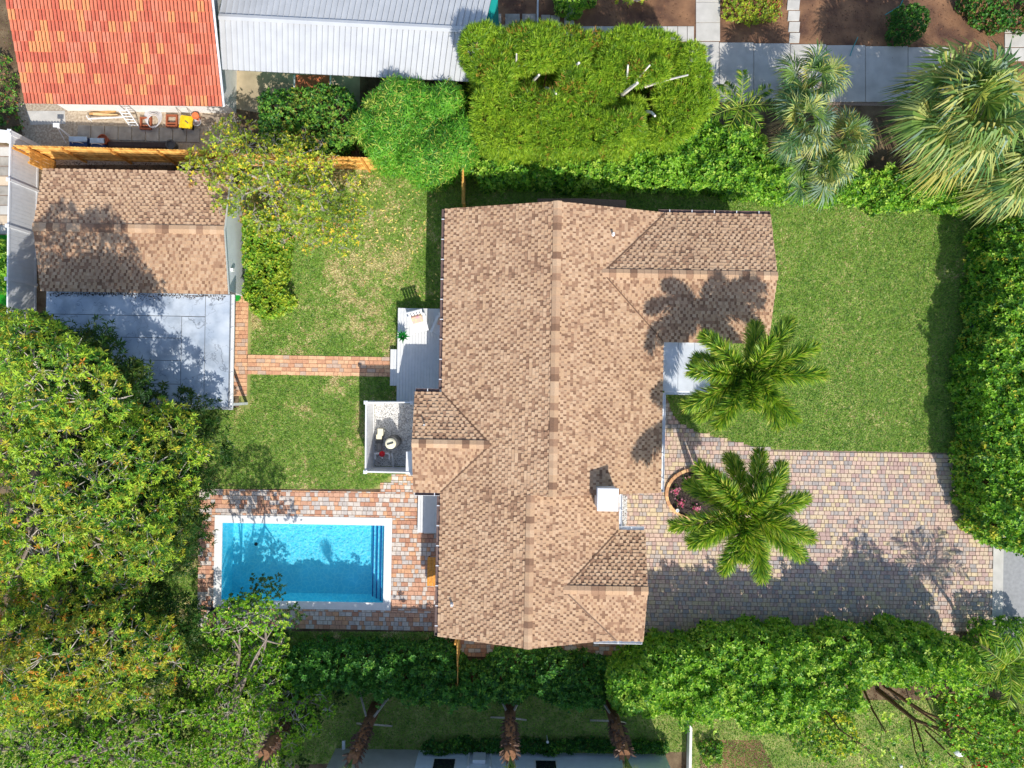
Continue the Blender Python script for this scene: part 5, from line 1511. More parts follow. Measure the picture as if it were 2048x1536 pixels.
def Ob(s, t): 
    q = O(s, t, -0.05); return Vector((q.x, q.y, OE + (2 * RUN - t) * OSL - 0.05))
b.poly([Ob(0, RUN), Ob(OW, RUN), Ob(OW, 2 * RUN), Ob(0, 2 * RUN)])
for s in (0, OW):
    b.poly([O(s, 0, -0.06), O(s, 0, -0.2), O(s, RUN, -0.2), O(s, RUN, -0.06)])
b.poly([O(0, 0, -0.06), O(OW, 0, -0.06), O(OW, 0, -0.2), O(0, 0, -0.2)])
b.m[0] = b.m[1] = 1
orf = b.build('roof', [m_white, M('roof_felt', S(90, 44, 34), 0.9)], nh)
ncol = 27; tw_ = OW / ncol; rowl = 0.42
def tile_shape(extra=0.05):
    prof = []
    for k in range(2):
        for (fx, z) in ((0.05, 0.0), (0.15, 0.05), (0.34, 0.045), (0.45, 0.0)): prof.append(((k * 0.5 + fx) * tw_, z))
    return prof
nz_ = math.sqrt(1 + OSL * OSL)
pf = tile_shape()
def tile_local():
    v = []; f = []
    L = rowl + 0.04
    for (x, z) in pf: v.append((x, 0.0, z + 0.055))
    for (x, z) in pf: v.append((x, L / nz_, z + 0.010 + L * OSL / nz_))
    for (x, z) in pf: v.append((x, 0.0, 0.0))
    n = len(pf)
    for i in range(n - 1):
        if i == 3: continue
        f.append((i, i + 1, n + i + 1, n + i)); f.append((2 * n + i, 2 * n + i + 1, i + 1, i))
    return v, f
tv_, tf_ = tile_local()
tile_me = []
for mm in tile_mats:
    me = bpy.data.meshes.new('roof_tile'); me.from_pydata(tv_, [], tf_); me.materials.append(mm); me.update(); tile_me.append(me)
nrow = int(RUN * nz_ / rowl)
SV = []; SF = []; SM = []; base = 0
for r in range(nrow):
    for cc in range(ncol):
        p = O(cc * tw_, r * rowl / nz_, 0.0)
        nzv = vnoise(cc * 0.33 + 4, r * 0.6)
        mi = random.choices(range(5), (4, 1 + 8 * max(0, float(nzv) - 0.5), 3, 2, 3))[0]
        if r < 10: place('roof_tile', tile_me[mi], orf, (p.x, p.y, p.z + random.uniform(0, 0.006)), orz + random.uniform(-0.006, 0.006))
        else:
            R3 = Matrix.Rotation(orz, 3, 'Z')
            for q in tv_: SV.append(tuple(R3 @ Vector(q) + p))
            SF += [tuple(base + k for k in q) for q in tf_]; SM += [mi] * len(tf_); base += len(tv_)
me = bpy.data.meshes.new('roof_tiles'); me.from_pydata(SV, [], SF)
for mm in tile_mats: me.materials.append(mm)
me.polygons.foreach_set('material_index', np.array(SM, dtype=np.int32)); me.update()
place('roof_tiles', me, orf)['kind'] = 'stuff'
b = MB(); q0, q1, q2, q3 = O(0.15, 0.75), O(OW - 0.5, 0.75), O(OW - 0.5, 2 * RUN - 0.7), O(0.15, 2 * RUN - 0.7)
b.prism([(q.x, q.y) for q in (q0, q1, q2, q3)], 0.0, OE - 0.02); b.build('wall', m_stucco, nh)
b = MB()
for s in (OW + 0.04,):
    b.tube([O(s, 0, 0.0), O(s, RUN, 0.0)], 0.05, 6)
b.build('verge_trim', m_alu, orf)
b = MB(); x0, y0 = P(55, 225).x, P(55, 250).y
slab = wpoly([(54, 222), (130, 222), (132, 248), (62, 250)])
tag(sheet('concrete_pad', [slab], 0.02, m_concrete), 'pale concrete slab under the corner of the orange tiled roof')
yard = wpoly([(30, 205), (470, 212), (470, 330), (60, 330)])
tag(sheet('yard', [yard], 0.006, M('stony_dirt', S(150, 132, 112), 0.95, col2=S(196, 182, 160), scale=10, bump=0.6, bscale=25)), 'stony dirt yard behind the orange tiled house')
# stepping stones
x = 156.0
for i in range(9):
    a, c2 = P(x, 251 + i * 0.8), P(x + 26, 279 + i * 0.8)
    b = MB(); b.box(a.x + 0.012, c2.y, 0.0, c2.x - 0.012, a.y, 0.05, bev=0.012)
    b.build('paving_slab', m_darkconcrete, label='square grey paving slab in the row behind the pine fence', cat='slab', group='row of square paving slabs')
    x += 27.3
# ------------------------------------------------------------------ clutter behind the orange house
JZ = 0.0
# leaning extension ladder
a, c2 = P(244, 216, 1.2), P(270, 254, 0.05)
lad = empty('extension_ladder', c2, 'white aluminium ladder leaning on the wall under the orange roof', 'ladder')
sd = Vector((0.21, 0, 0))
for s in (-1, 1):
    b = MB(); b.tube([c2 + sd * s, a + sd * s], 0.035, 4); b.build('side_rail', m_alu, lad)
for i in range(6):
    p = c2 + (a - c2) * ((i + 0.6) / 6.4); b = MB(); b.tube([p - sd, p + sd], 0.025, 5); b.build('rung', m_alu, lad)
# planks
for i, (px, py, l, w_, rz, col) in enumerate(((198, 219, 1.5, 0.14, -0.03, (206, 168, 118)), (205, 225, 1.3, 0.1, 0.12, (188, 146, 94)), (212, 230, 1.2, 0.12, -0.05, (214, 178, 130)))):
    c = P(px, py, 0.1)
    b = MB(); b.obox((c.x, c.y, 0.05 + i * 0.045), (l, w_, 0.04), rz)
    b.build('timber_plank', M('loose_timber_%s' % 'abc'[i], S(*col), 0.85, var=0.15, scale=6), label=('long pale plank lowest in the timber pile', 'narrow brown plank lying across the timber pile', 'short pale plank on top of the timber pile')[i], cat='plank')
b = MB(); a, c2 = P(172, 231, 0.3), P(245, 234, 0.3); b.tube([(a.x, a.y, 0.25), (a.x + 0.1, a.y - 0.15, 0.28), (c2.x, c2.y, 0.28)], 0.04, 6)
for q in (a + Vector((0.1, -0.15, 0)), c2): b.tube([(q.x, q.y, 0.28), (q.x, q.y, 0.0)], 0.03, 5)
b.build('white_pipe_frame', m_pvc, label='bent white pipe frame in front of the timber pile', cat='frame')
# coiled hose
c = P(305, 232, 0.1); b = MB()
for k in range(6):
    R_ = 0.42 - 0.03 * k; n = 22
    b.tube([(c.x + R_ * math.cos(2 * math.pi * i / n) + 0.02 * k, c.y + R_ * 1.15 * math.sin(2 * math.pi * i / n) - 0.06 * k, 0.04 + 0.035 * k) for i in range(n + 1)], 0.022, 5)
b.build('coiled_hose', M('pale_hose', S(196, 194, 196), 0.5), label='coil of pale grey hose on the ground between two wooden frames', cat='hose')
# wooden window frames
m_rust = M('red_brown_wood', S(150, 84, 56), 0.8, var=0.2, scale=8)
for (px, py, lab) in ((292, 247, 'open red-brown wooden frame beside the ladder'), (344, 242, 'open red-brown wooden frame beside the yellow cart')):
    c = P(px, py, 0.1); r_ = empty('salvaged_window', (c.x, c.y, 0.0), lab, 'window frame', None)
    for (ox, oy, sx, sy) in ((-0.24, 0, 0.07, 0.6), (0.24, 0, 0.07, 0.6), (0, 0.26, 0.41, 0.07), (0, -0.26, 0.41, 0.07), (0, -0.12, 0.41, 0.06)):
        b = MB(); b.obox((c.x + ox, c.y + oy, 0.1), (sx, sy, 0.14)); b.build('bar', m_rust, r_)
# yellow cart
c = P(371, 243, 0.35); r_ = empty('yellow_cart', (c.x, c.y, 0.0), 'yellow flatbed hand cart standing on the dirt', 'cart')
rz = -0.12
b = MB(); b.obox((c.x, c.y, 0.26), (0.62, 0.6, 0.06), rz); b.build('bed', M('worn_yellow_paint', S(222, 186, 30), 0.6, var=0.2, scale=5), r_)
b = MB(); b.obox((c.x + 0.03, c.y, 0.297), (0.2, 0.05, 0.012), -0.7); b.build('slot', m_gplastic, r_)
for sx in (-1, 1):
    for sy in (-1, 1):
        b = MB(); q = (c.x + sx * 0.25, c.y + sy * 0.22, 0.115); b.tube([(q[0] - 0.03, q[1], q[2]), (q[0] + 0.03, q[1], q[2])], 0.11, 12); b.build('wheel', m_black, r_)
b = MB(); 
for sx in (-0.26, 0.26): b.tube([(c.x + sx, c.y + 0.3, 0.28), (c.x + sx - 0.05, c.y + 0.55, 0.75)], 0.02, 6)
b.tube([(c.x - 0.31, c.y + 0.55, 0.75), (c.x + 0.21, c.y + 0.55, 0.75)], 0.02, 6); b.build('push_handle', m_steel, r_)
c = P(391, 232, 0.3); b = MB(); b.lathe((c.x, c.y, 0.0), [(0.11, 0.0), (0.15, 0.3), (0.17, 0.31), (0.17, 0.34), (0.13, 0.34), (0.12, 0.3)], 16)
b.build('bucket', M('orange_plastic', S(232, 122, 76), 0.5), label='orange plastic bucket beside the yellow cart', cat='bucket')
c = P(393, 243, 0.2); b = MB(); b.lathe((c.x, c.y, 0.0), [(0.16, 0.0), (0.2, 0.18), (0.22, 0.19), (0.18, 0.19), (0.15, 0.03)], 16)
b.build('metal_basin', m_steel, label='round grey metal basin below the orange bucket', cat='basin')
for i, (px, py, l, rz, lab) in enumerate(((418, 243, 0.9, 0.2, 'weathered grey board lying beside the metal basin'), (424, 235, 0.9, -0.15, 'weathered grey board propped near the yellow tree'))):
    c = P(px, py); b = MB(); b.obox((c.x, c.y, 0.04 + i * 0.04), (l, 0.12, 0.035), rz); b.build('old_board', M('weathered_board', S(150, 136, 120), 0.9, var=0.2, scale=6), label=lab, cat='board')
# coolers behind the fence
m_blue = M('navy_plastic', S(44, 66, 108), 0.5, var=0.08); 
for (px, py, w_, lab) in ((158, 284, 0.85, 'wide blue cooler with pale lid behind the pine fence'), (196, 287, 0.66, 'blue cooler with looped handle behind the pine fence')):
    c = P(px, py, 0.3); r_ = empty('cooler', (c.x, c.y, 0), lab, 'cooler')
    b = MB(); b.box(c.x - w_ / 2, c.y - 0.22, 0.02, c.x + w_ / 2, c.y + 0.22, 0.36); b.build('body', m_blue, r_)
    b = MB(); b.box(c.x - w_ / 2 - 0.01, c.y - 0.03, 0.362, c.x + w_ / 2 + 0.01, c.y + 0.23, 0.42, bev=0.02); b.build('lid', M('pale_blue_plastic', S(170, 190, 206), 0.5), r_)
    b = MB(); b.tube([(c.x + 0.25 * math.cos(t), c.y - 0.1, 0.37 + 0.25 * math.sin(t)) for t in np.linspace(0, math.pi, 9)], 0.012, 5); b.build('handle', m_white, r_)
c = P(209, 281, 0.2); b = MB(); b.lathe((c.x, c.y, 0.0), [(0.17, 0.0), (0.24, 0.36), (0.26, 0.37), (0.22, 0.37), (0.2, 0.3)], 16); b.build('terracotta_pot', M('terracotta', S(158, 84, 56), 0.85), label='large terracotta pot behind the blue cooler', cat='pot')
a = P(290, 290, 0.2); b = MB(); b.box(a.x - 1.8, a.y - 0.14, 0.0, a.x + 1.2, a.y + 0.14, 0.22); b.box(a.x - 1.75, a.y - 0.1, 0.221, a.x + 1.15, a.y + 0.02, 0.24); b.build('timber_beam', M('dark_timber', S(72, 62, 60), 0.9), label='long dark timber beam lying behind the pine fence', cat='beam')
c = P(343, 290, 0.3); b = MB(); b.lathe((c.x, c.y, 0.0), [(0.2, 0.0), (0.22, 0.4), (0.24, 0.42), (0.19, 0.42), (0.18, 0.35)], 14); b.build('grey_tub', m_gplastic, label='dark grey tub at the end of the timber beam', cat='tub')
# folding steel stand
c = P(122, 262, 0.4); b = MB()
for (dx, dy) in ((-0.25, 0.2), (0.35, -0.3), (0.0, -0.45), (0.15, -0.05)): b.tube([(c.x, c.y + 0.15, 0.75), (c.x + dx, c.y + dy, 0.0)], 0.022, 5)
b.obox((c.x, c.y + 0.15, 0.76), (0.3, 0.2, 0.03)); b.build('folding_stand', m_alu, label='grey folding work stand on the dirt behind the fence', cat='stand')

# ------------------------------------------------------------------ neighbour: white metal shed roof
sh = empty('metal_roof_shed', (-6.5, 16.5, 0), 'long shed with white ribbed metal roof and teal end wall', 'shed')
SE, SRZ_H = 2.5, 3.05
ea, eb = P(444, 139, SE), P(952, 164, SE)
ra, rb_ = P(438, 34, SRZ_H), P(968, 62, SRZ_H)
m_metal = M('white_metal_roof', (0.50, 0.51, 0.52), 0.45, var=0.06, scale=1.5, spec=0.5)
npan = 46
for i in range(npan):
    t0, t1 = i / npan, (i + 1) / npan
    def lerp(A, B, t): return A + (B - A) * t
    e0, e1, r0, r1 = lerp(ea, eb, t0), lerp(ea, eb, t1), lerp(ra, rb_, t0), lerp(ra, rb_, t1)
    for nm, (a0_, a1_, c0_, c1_) in (('south', (e0, e1, r0, r1)), ('north', (r0 + (r0 - e0), r1 + (r1 - e1), r0, r1))):
        if nm == 'north':
            a0_ = Vector((a0_.x, a0_.y, SE)); a1_ = Vector((a1_.x, a1_.y, SE))
        b = MB(); up = Vector((0, 0, 0.05)); ww = (a1_ - a0_) * 0.12; wc = (c1_ - c0_) * 0.12
        b.poly([a0_ + ww, a1_ - ww * 0.5, c1_ - wc * 0.5, c0_ + wc])
        b.poly([a0_, a0_ + ww * 0.3 + up, c0_ + wc * 0.3 + up, c0_]); b.poly([a0_ + ww * 0.3 + up, a0_ + ww * 0.7 + up, c0_ + wc * 0.7 + up, c0_ + wc * 0.3 + up]); b.poly([a0_ + ww * 0.7 + up, a0_ + ww, c0_ + wc, c0_ + wc * 0.7 + up])
        b.build('metal_panel', m_metal, sh)
b = MB(); dn = Vector((0, 0, -0.03)); nn0, nn1 = ra + (ra - ea), rb_ + (rb_ - eb)
b.poly([ea + dn, eb + dn, rb_ + dn, ra + dn]); b.poly([ra + dn, rb_ + dn, Vector((nn1.x, nn1.y, SE)) + dn, Vector((nn0.x, nn0.y, SE)) + dn]); b.build('roof_underlay', M('grey_underlay', (0.12, 0.12, 0.13), 0.8), sh)
d_ = (rb_ - ra).normalized(); n_ = Vector((-d_.y, d_.x, 0))
b = MB(); b.poly([ra - n_ * 0.14 + Vector((0, 0, 0.045)), rb_ - n_ * 0.14 + Vector((0, 0, 0.045)), rb_ + Vector((0, 0, 0.085)), ra + Vector((0, 0, 0.085))]); b.poly([ra + Vector((0, 0, 0.085)), rb_ + Vector((0, 0, 0.085)), rb_ + n_ * 0.14 + Vector((0, 0, 0.045)), ra + n_ * 0.14 + Vector((0, 0, 0.045))]); b.build('ridge_capping', m_metal, sh)
m_teal = M('teal_paint', S(24, 150, 140), 0.6, var=0.06)
b = MB(); q = [ea + (ra - ea) * 0.6, eb + (rb_ - eb) * 0.6, rb_ + (rb_ - eb) * 0.85, ra + (ra - ea) * 0.85]
b.prism([(q[0].x + 0.3, q[0].y), (q[1].x + 0.1, q[1].y), (q[2].x + 0.28, q[2].y), (q[3].x + 0.3, q[3].y)], 0, SE - 0.05); b.build('wall', m_teal, sh)
pat = wpoly([(455, 135), (720, 150), (720, 260), (455, 215)])
tag(sheet('patio', [pat], 0.014, M('worn_patio', S(176, 160, 132), 0.9, var=0.25, scale=1.2, detail=8)), 'worn sandy patio in front of the metal roofed shed')
pat2 = rectpx(592, 150, 662, 190)
pt = MB(); pt.box(pat2[0], pat2[1], 0.016, pat2[2], pat2[3], 0.03); tag(pt.build('terracotta_paving', M('terracotta_paving', S(196, 112, 76), 0.85, var=0.15, scale=3)), 'terracotta tiled square on the patio by the shed', kind='structure')
for xx, lab in ((590, 'white post at the western edge of the terracotta square'), (662, 'white post at the eastern edge of the terracotta square')):
    a, c2 = P(xx, 152), P(xx, 190); b = MB(); b.box(a.x - 0.04, c2.y, 0.016, a.x + 0.04, a.y, 0.12, bev=0.01); b.build('white_kerb', m_white, label=lab.replace('post', 'kerb'), cat='kerb')

# ------------------------------------------------------------------ neighbour: paved court and mulch in the north east
dirt = wpoly([(960, -60), (2100, -60), (2100, 200), (960, 140)])
tag(sheet('garden_ground', [dirt], 0.006, m_mulch), 'brown mulch ground along the concrete walkway')
walk = sheet('walkway', [wpoly([(1370, 84), (1905, 104), (1905, 215), (1400, 205)])], 0.010, m_sand)
tag(walk, 'grey concrete walkway beside the fan palms')
def slab(parent, px0, py0, px1, py1, mat=m_concrete, z=0.05, sk=0.0):
    a, c2, e0, e1 = P(px0, py0), P(px1, py0), P(px1 + sk, py1), P(px0 + sk, py1)
    g = 0.012
    b = MB(); b.prism([(e1.x + g, e1.y + g), (e0.x - g, e0.y + g), (c2.x - g, c2.y - g), (a.x + g, a.y - g)], 0.0, z, bev=0.008); return b.build('slab', mat, parent)
for (x0, x1) in ((1380, 1438), (1438, 1507), (1507, 1580), (1580, 1652), (1652, 1730), (1730, 1815), (1815, 1900)): slab(walk, x0, 84 + (x0 - 1380) * 0.025, x1, 205)
for k, (y0, y1) in enumerate(((-50, 5), (5, 46), (46, 83))): slab(walk, 1391, y0, 1440, y1)
xx = [1128, 1164, 1192, 1252, 1314, 1334, 1355, 1374, 1388]
for i in range(8): slab(walk, xx[i], 53, xx[i + 1], 84)
for i, (x0, x1, y0, y1) in enumerate(((975, 1003, 28, 48), (1010, 1040, 28, 52), (1044, 1072, 28, 54), (1082, 1101, 30, 56), (1101, 1120, 31, 56), (975, 1020, 50, 70), (1020, 1072, 54, 70), (1082, 1128, 57, 80))): slab(walk, x0, y0, x1, y1, m_darkconcrete)
slab(walk, 1128, -30, 1148, 52)
for i in range(6): slab(walk, 1579 - i * 1.5 - (0), 66 - 0 - i * 22, 1600, 87 - i * 22, sk=-2)
for i in range(3): slab(walk, 2008, 40 + 28 * i, 2060, 67 + 28 * i)
b = MB(); a, c2 = P(1076, -30), P(1075, 54); b.tube([(a.x, a.y, 0.06), (c2.x, c2.y, 0.06)], 0.05, 6); b.build('metal_pole', m_steel, label='grey metal pole lying across the paved court', cat='pole')
b = MB(); b.tube([P(1810, -10, 0.03), P(1800, 12, 0.03), P(1770, 30, 0.03)], 0.02, 5); b.tube([P(1716, 74, 0.07), P(1706, 95, 0.07), P(1700, 112, 0.07)], 0.02, 5); b.build('garden_hose', M('teal_hose', S(40, 150, 150), 0.5), label='thin teal garden hose on the brown mulch', cat='hose')
# shrubs there
def bush(label, pxpoly, h, r, dens, size, mats, w, name='shrub', tmpl=CLUS, hpx=None, stems=False): return make_hedge(name, label, 'shrub', pxpoly, h, r, dens, tmpl, size, mats, w, h_px=hpx if hpx is not None else h * 0.7, stems=stems)
bush('round dark green bush on the brown mulch', [(1795, 20), (1825, 15), (1852, 25), (1853, 60), (1830, 80), (1800, 72), (1790, 50)], 1.3, 0.36, 90, 0.12, pal_dark, [2, 5, 1])
bush('bright green low bush beside the paved court', [(1105, -20), (1200, -20), (1180, 16), (1162, 30), (1140, 26), (1108, 14)], 0.7, 0.28, 90, 0.14, pal_hedge, [5, 4, 2, 3])
bush('yellow-green ground cover beside the concrete walkway', [(1440, -30), (1565, -30), (1560, 40), (1500, 48), (1450, 36)], 0.4, 0.22, 70, 0.13, pal_yellow[1:3] + [pal_dirt[1]], [4, 4, 1.5], name='ground_cover')
bush('dark leafy growth at the far street corner', [(1930, -20), (2080, -20), (2080, 50), (1990, 60), (1940, 30)], 1.2, 0.4, 60, 0.16, pal_dark + pal_dirt[:1], [3, 3, 1, 2])
# sprawling bare shrub at the top edge
rt = empty('bare_shrub', P(1270, 8), 'sprawling shrub with pale bare branches at the mulch edge', 'shrub')
b = MB(); c = P(1270, 0); tips = []
for i in range(16):
    a = random.uniform(0, 6.28); L_ = random.uniform(0.5, 1.3); m1 = Vector((c.x + math.cos(a) * L_ * .5, c.y + math.sin(a) * L_ * .4, random.uniform(.3, .6))); e = Vector((c.x + math.cos(a + .3) * L_, c.y + math.sin(a + .3) * L_ * .6, random.uniform(.4, 1.0)))
    b.tube([(c.x, c.y, 0), m1, e], [.035, .028, .012], 5); tips.append(e)
b.build('branches', m_twig, rt)
q = np.array([tuple(e) for e in tips for _ in range(7)]) + rng.normal(0, 0.09, (len(tips) * 7, 3)); q[:, 2] = np.maximum(q[:, 2], 0.2)
foliage('leaves', rt, q, np.tile(np.array([0, 0, 1.0]), (len(q), 1)), CLUS, 0.15, pal_yellow[:3], [3, 4, 3])
mulch_chips(dirt, 9000, 0.012, [M('chip_brown', S(120, 86, 62), 0.95), M('chip_red', S(148, 104, 76), 0.95), M('chip_umber', S(84, 60, 48), 0.95)], 'brown bark chips along the concrete walkway')

# ------------------------------------------------------------------ neighbour: shaded two storey house in the south
wall_y = P(1000, 1503).y
nx0, nx1 = PX(672, 1503), PX(1330, 1510)
th = empty('two_storey_house', ((nx0 + nx1) / 2, wall_y - 4, 0), 'tall pale house whose shaded wall stands behind the propped palms', 'house')
NZ = 7.35
b = MB(); b.box(nx0, wall_y - 9, 0, nx1, wall_y, NZ); wl2 = b.build('wall', M('sky_tinted_white_stucco', (0.78, 0.84, 0.90), 0.85, var=0.05, scale=3, bump=0.2, bscale=50), th)  # white paint with the blue of the sky light mixed into its colour
b = MB(); b.box(nx0 - 0.06, wall_y - 9.06, NZ + 0.001, nx1 + 0.06, wall_y + 0.06, NZ + 0.15); b.build('roof', m_membrane, th)
xg = PX(838, 1503)
b = MB(); b.box(nx0 - 0.01, wall_y + 0.001, 0.0, xg, wall_y + 0.02, 2.9); b.build('grey_wall_panel', m_concrete, wl2)
for (pxa, pxb) in ((868, 912), (1070, 1112)):
    xa, xb = PX(pxa, 1520, 0.8), PX(pxb, 1520, 0.8)
    b = MB(); b.box(xa - 0.05, wall_y + 0.001, 0.78, xb + 0.05, wall_y + 0.04, 2.2); f = b.build('window', m_white, th)
    b = MB(); b.box(xa + 0.03, wall_y + 0.041, 0.86, xb - 0.03, wall_y + 0.05, 2.12); b.build('pane', m_dark_hole, f)
c = P(960, 1506)
b = MB(); b.box(c.x - 0.3, wall_y + 0.022, 0.5, c.x + 0.3, wall_y + 0.2, 1.2); b.build('meter_box', m_greyvinyl, th)
for dx in (-0.5, 0.55): 
    b = MB(); b.tube([(c.x + dx, wall_y + 0.08, 0.0), (c.x + dx, wall_y + 0.08, 1.6)], 0.05, 8); b.build('wall_pipe', m_pvc, th)
a = P(688, 1480); b = MB(); b.box(a.x - 0.07, P(688, 1508).y, 0.0, a.x + 0.07, a.y, 0.1); b.build('low_timber_edge', m_greyvinyl, label='short pale edging post by the corner of the shaded house', cat='edging')
# small white globes and lights
for (px, py, r, lab, hgt) in ((1095, 1484, 0.07, 'small white stake light among the dark wall shrubs', 0.65), (1918, 1502, 0.26, 'large white globe lamp on the yellowish lawn', 0.3), (1786, 1514, 0.07, 'small white garden light on the yellowish lawn beside the bare stems', 0.25), (1862, 1519, 0.08, 'small white garden light near the large globe lamp', 0.25), (1802, 1532, 0.08, 'small white garden light at the outer edge of the yellowish lawn', 0.25)):
    c = P(px, py, hgt); b = MB(); prof = [(0.02, 0.0), (0.02, hgt - r)] + [(max(0.005, r * math.sin(t)), hgt - r * math.cos(t)) for t in np.linspace(0.15, math.pi - 0.05, 9)]
    b.lathe((c.x, c.y, 0.0), prof, 14); b.build('garden_globe', m_white, label=lab, cat='light')

# ------------------------------------------------------------------ south east garden
mb = wpoly([(1400, 1480), (1520, 1480), (1560, 1560), (1400, 1580)])
tag(sheet('planting_bed', [mb], 0.009, m_mulch), 'reddish mulch bed beside the yellowish lawn')
mulch_chips(mb, 900, 0.014, [MATS['chip_brown'], MATS['chip_red']], 'reddish bark chips beside the yellowish lawn')
b = MB(); a, c2 = P(1376, 1440), P(1377, 1600); b.box(a.x - 0.04, c2.y, 0, a.x + 0.04, a.y, 0.55); b.box(a.x - 0.06, c2.y, 0.551, a.x + 0.06, a.y, 0.59); b.build('boundary_wall', m_stucco, label='thin white boundary wall between shaded strip and yellowish lawn', cat='wall')
bush('low green plant on the reddish mulch', [(1400, 1490), (1440, 1486), (1450, 1520), (1410, 1530)], 0.5, 0.25, 70, 0.14, pal_hedge, [3, 4, 4, 1])
bush('leafy bushes under the leaning bare stems', [(1590, 1430), (1700, 1425), (1720, 1500), (1660, 1530), (1590, 1500)], 0.8, 0.34, 30, 0.15, pal_hedge + pal_yellow[:1], [3, 4, 3, 2, 1])
bush('green bushes with red flowers at the far garden corner', [(1890, 1400), (1960, 1400), (2070, 1440), (2070, 1560), (1960, 1540), (1900, 1470)], 1.1, 0.4, 45, 0.16, pal_hedge + [lv('red_flower', 226, 60, 50)], [4, 4, 3, 2, 0.5])
bush('tangled green bush between the two ends of the southern hedge', [(1960, 1250), (2080, 1260), (2080, 1400), (1990, 1380), (1960, 1330)], 1.6, 0.45, 50, 0.16, pal_hedge, [3, 4, 4, 1])
mulch_chips(wpoly([(1690, 1350), (2000, 1350), (2000, 1402), (1690, 1402)]), 1500, 0.012, [MATS['chip_brown'], MATS['chip_umber'], MATS['chip_red']], 'brown bark chips under the leaning bare stems')
mulch_chips(wpoly([(1880, 1240), (1990, 1240), (1990, 1310), (1880, 1310)]), 500, 0.012, [MATS['chip_umber'], MATS['chip_dark'], MATS['chip_black']], 'dark bark chips at the street end of the driveway')
mulch_chips(wpoly([(80, 322), (450, 330), (450, 362), (80, 362)]), 1800, 0.012, [MATS['chip_umber'], MATS['chip_brown'], MATS['chip_dark']], 'leaf litter between pine fence and outbuilding')
mulch_chips(wpoly([(-60, 0), (20, 0), (60, 290), (-60, 290)]), 1500, 0.012, [MATS['chip_umber'], MATS['chip_brown'], MATS['olive_leaf']], 'leaf litter along the side of the orange roofed house')
# leaning tree with bare stems
rt = empty('leaning_tree', P(1760, 1385), 'leaning tree with long bare brown stems behind the southern hedge', 'tree')
stems = [((1755, 1380), (1830, 1440), (1900, 1465), 0.09), ((1768, 1372), (1850, 1425), (1960, 1470), 0.06), ((1800, 1395), (1880, 1450), (1940, 1520), 0.05), ((1726, 1375), (1745, 1420), (1772, 1465), 0.05), ((1830, 1445), (1845, 1490), (1855, 1540), 0.04),
         ((1850, 1460), (1900, 1510), (1960, 1560), 0.035), ((1640, 1405), (1680, 1460), (1740, 1500), 0.035), ((1890, 1462), (1910, 1450), (1980, 1478), 0.04), ((1820, 1440), (1830, 1500), (1850, 1550), 0.03)]
b = MB(); bp = P(1752, 1378)
for (p0, p1, p2, r) in stems:
    q0, q1, q2 = P(*p0, 0.0 if r > 0.055 else 0.6), P(*p1, 2.2), P(*p2, 3.8)
    b.tube([q0, q1, q2], [r * 1.3, r, r * 0.5], 6)
    for t in range(3):
        e = q2 + Vector((random.uniform(-.6, .8), random.uniform(-.8, .3), random.uniform(0, .6))); b.tube([q1 + (q2 - q1) * random.random(), e], [r * 0.4, r * 0.15], 4)
b.build('stems', m_brownbark, rt)
q = []
for (p0, p1, p2, r) in stems:
    e = P(*p2, 3.9)
    for t in range(40): q.append((e.x + random.gauss(0, .5), e.y + random.gauss(0, .5), e.z + random.gauss(0, .25)))
for (px, py, h) in ((1880, 1352, 4.4), (1915, 1362, 4.7), (1905, 1340, 4.2), (1850, 1368, 4.0), (1930, 1385, 4.4)):
    e = P(px, py, h)
    for t in range(55): q.append((e.x + random.gauss(0, .42), e.y + random.gauss(0, .42), e.z + random.gauss(0, .3)))
q = np.array(q); foliage('crown', rt, q, np.tile(np.array([0, 0, 1.0]), (len(q), 1)), CLUS, 0.16, pal_fine, [3, 4, 3, 2])

bush('scrubby weeds along the gable side of the orange roofed house', [(-40, 100), (10, 105), (30, 180), (44, 250), (20, 268), (-40, 262)], 0.6, 0.3, 22, 0.14, pal_dark + pal_dirt, [3, 3, 2, 2, 1, 2])
# ------------------------------------------------------------------ street
road_poly = wpoly([(2003, 1050), (2300, 1050), (2300, 1300), (2003, 1300)])
tag(sheet('road', [road_poly], 0.010, M('asphalt', S(150, 150, 150), 0.9, var=0.1, scale=6, bump=0.3, bscale=60)), 'grey street at the end of the driveway')
ka, kb = P(1986, 1062), P(2003, 1300)
b = MB()
b.box(ka.x, kb.y, 0.0, ka.x + 0.17, ka.y, 0.05); b.box(ka.x + 0.175, kb.y, 0.0, kb.x, ka.y, 0.03)
tag(b.build('kerb', m_concrete, kind='structure'), 'concrete kerb and gutter between driveway and street')
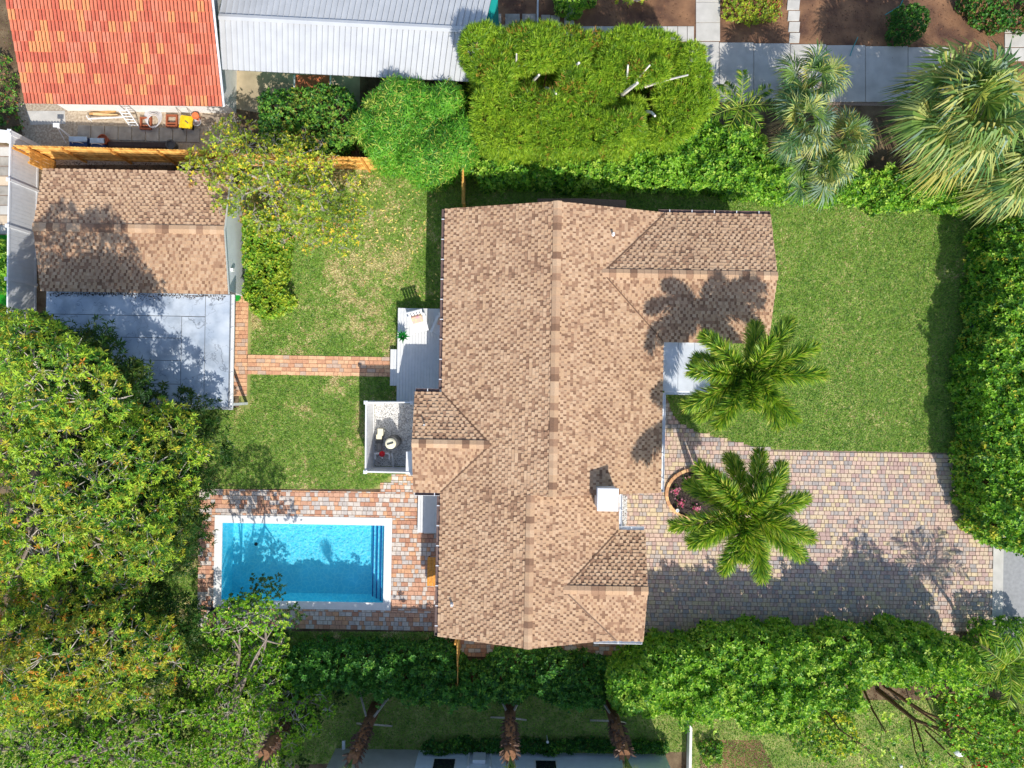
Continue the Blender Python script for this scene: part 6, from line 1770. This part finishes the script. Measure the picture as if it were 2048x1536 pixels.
# neighbour's paving on the far left
pv_l = sheet('paved_yard', [wpoly([(-60, 290), (24, 292), (24, 470), (-60, 470)])], 0.008, m_sand)
tag(pv_l, 'pale paved yard left of the vinyl fence')
for i in range(9):
    for j in range(3):
        slab(pv_l, -42 + j * 21, 294 + i * 19.5, -22 + j * 21, 312.5 + i * 19.5, random.choice([m_concrete, m_darkconcrete, M('beige_slab', S(206, 186, 160), 0.85, var=0.12, scale=4)]), z=0.03)
bush('leafy green bush between paved yard and green turf', [(-40, 480), (16, 478), (20, 545), (10, 580), (-40, 580)], 1.0, 0.35, 60, 0.16, pal_hedge, [4, 4, 3, 2])
c = P(1948, 652); b = MB(); b.box(c.x - 0.2, c.y - 0.28, 0.0, c.x + 0.2, c.y + 0.28, 0.45, bev=0.03); b.build('utility_box', M('blue_grey_metal', S(96, 112, 146), 0.5), label='small blue-grey utility box at the foot of the street hedge', cat='box')
c = P(426, 1219); r_ = empty('parasol_base', (c.x, c.y, 0.04), 'dark star-shaped parasol base at the terrace corner', 'parasol base')
for k in range(5):
    a = k * 1.257 + 0.4; b = MB(); b.obox((c.x + math.cos(a) * 0.24, c.y + math.sin(a) * 0.24, 0.09), (0.36, 0.07, 0.05), a); b.build('arm', m_black, r_)
b = MB(); b.lathe((c.x, c.y, 0.045), [(0.09, 0.0), (0.09, 0.1), (0.035, 0.12), (0.035, 0.5)], 12); b.build('socket', m_black, r_)
# fallen leaves on the lawn
n = 260
px_ = rng.normal(790, 75, n); py_ = rng.normal(420, 80, n); ok = (px_ < 880) & (py_ > 350) & (px_ > 580)
q = np.array([tuple(P(a, c_, 0.055)) for a, c_ in zip(px_[ok], py_[ok])])
o = foliage('fallen_leaves', None, q, np.tile(np.array([0, 0, 1.0]), (len(q), 1)), LEAF, 0.13, [lv('fallen_yellow', 240, 220, 120, 0.1), lv('fallen_tan', 224, 190, 120, 0.1)], [3, 2], jitter=0.25, up=1.0)
tag(o, 'scattered yellow fallen leaves on the back lawn', 'leaves', kind='stuff')
n = 500
q = np.stack([np.linspace(gx0 + 0.3, gx1 - 0.2, n), gy0 - 0.06 - np.abs(rng.normal(0, 0.07, n)) * (0.4 + 1.6 * vnoise(np.linspace(0, 9, n), np.zeros(n))), np.full(n, FZ + 0.02)], 1)
o = foliage('leaf_litter', None, q, np.tile(np.array([0, 0, 1.0]), (n, 1)), LEAF, 0.07, [M('litter_dark', S(46, 38, 32), 0.95), M('litter_brown', S(90, 66, 46), 0.95)], [3, 1], jitter=0.3, up=1.0)
tag(o, 'dark leaf litter along the joint of shingle and flat roof', 'leaf litter', kind='stuff')
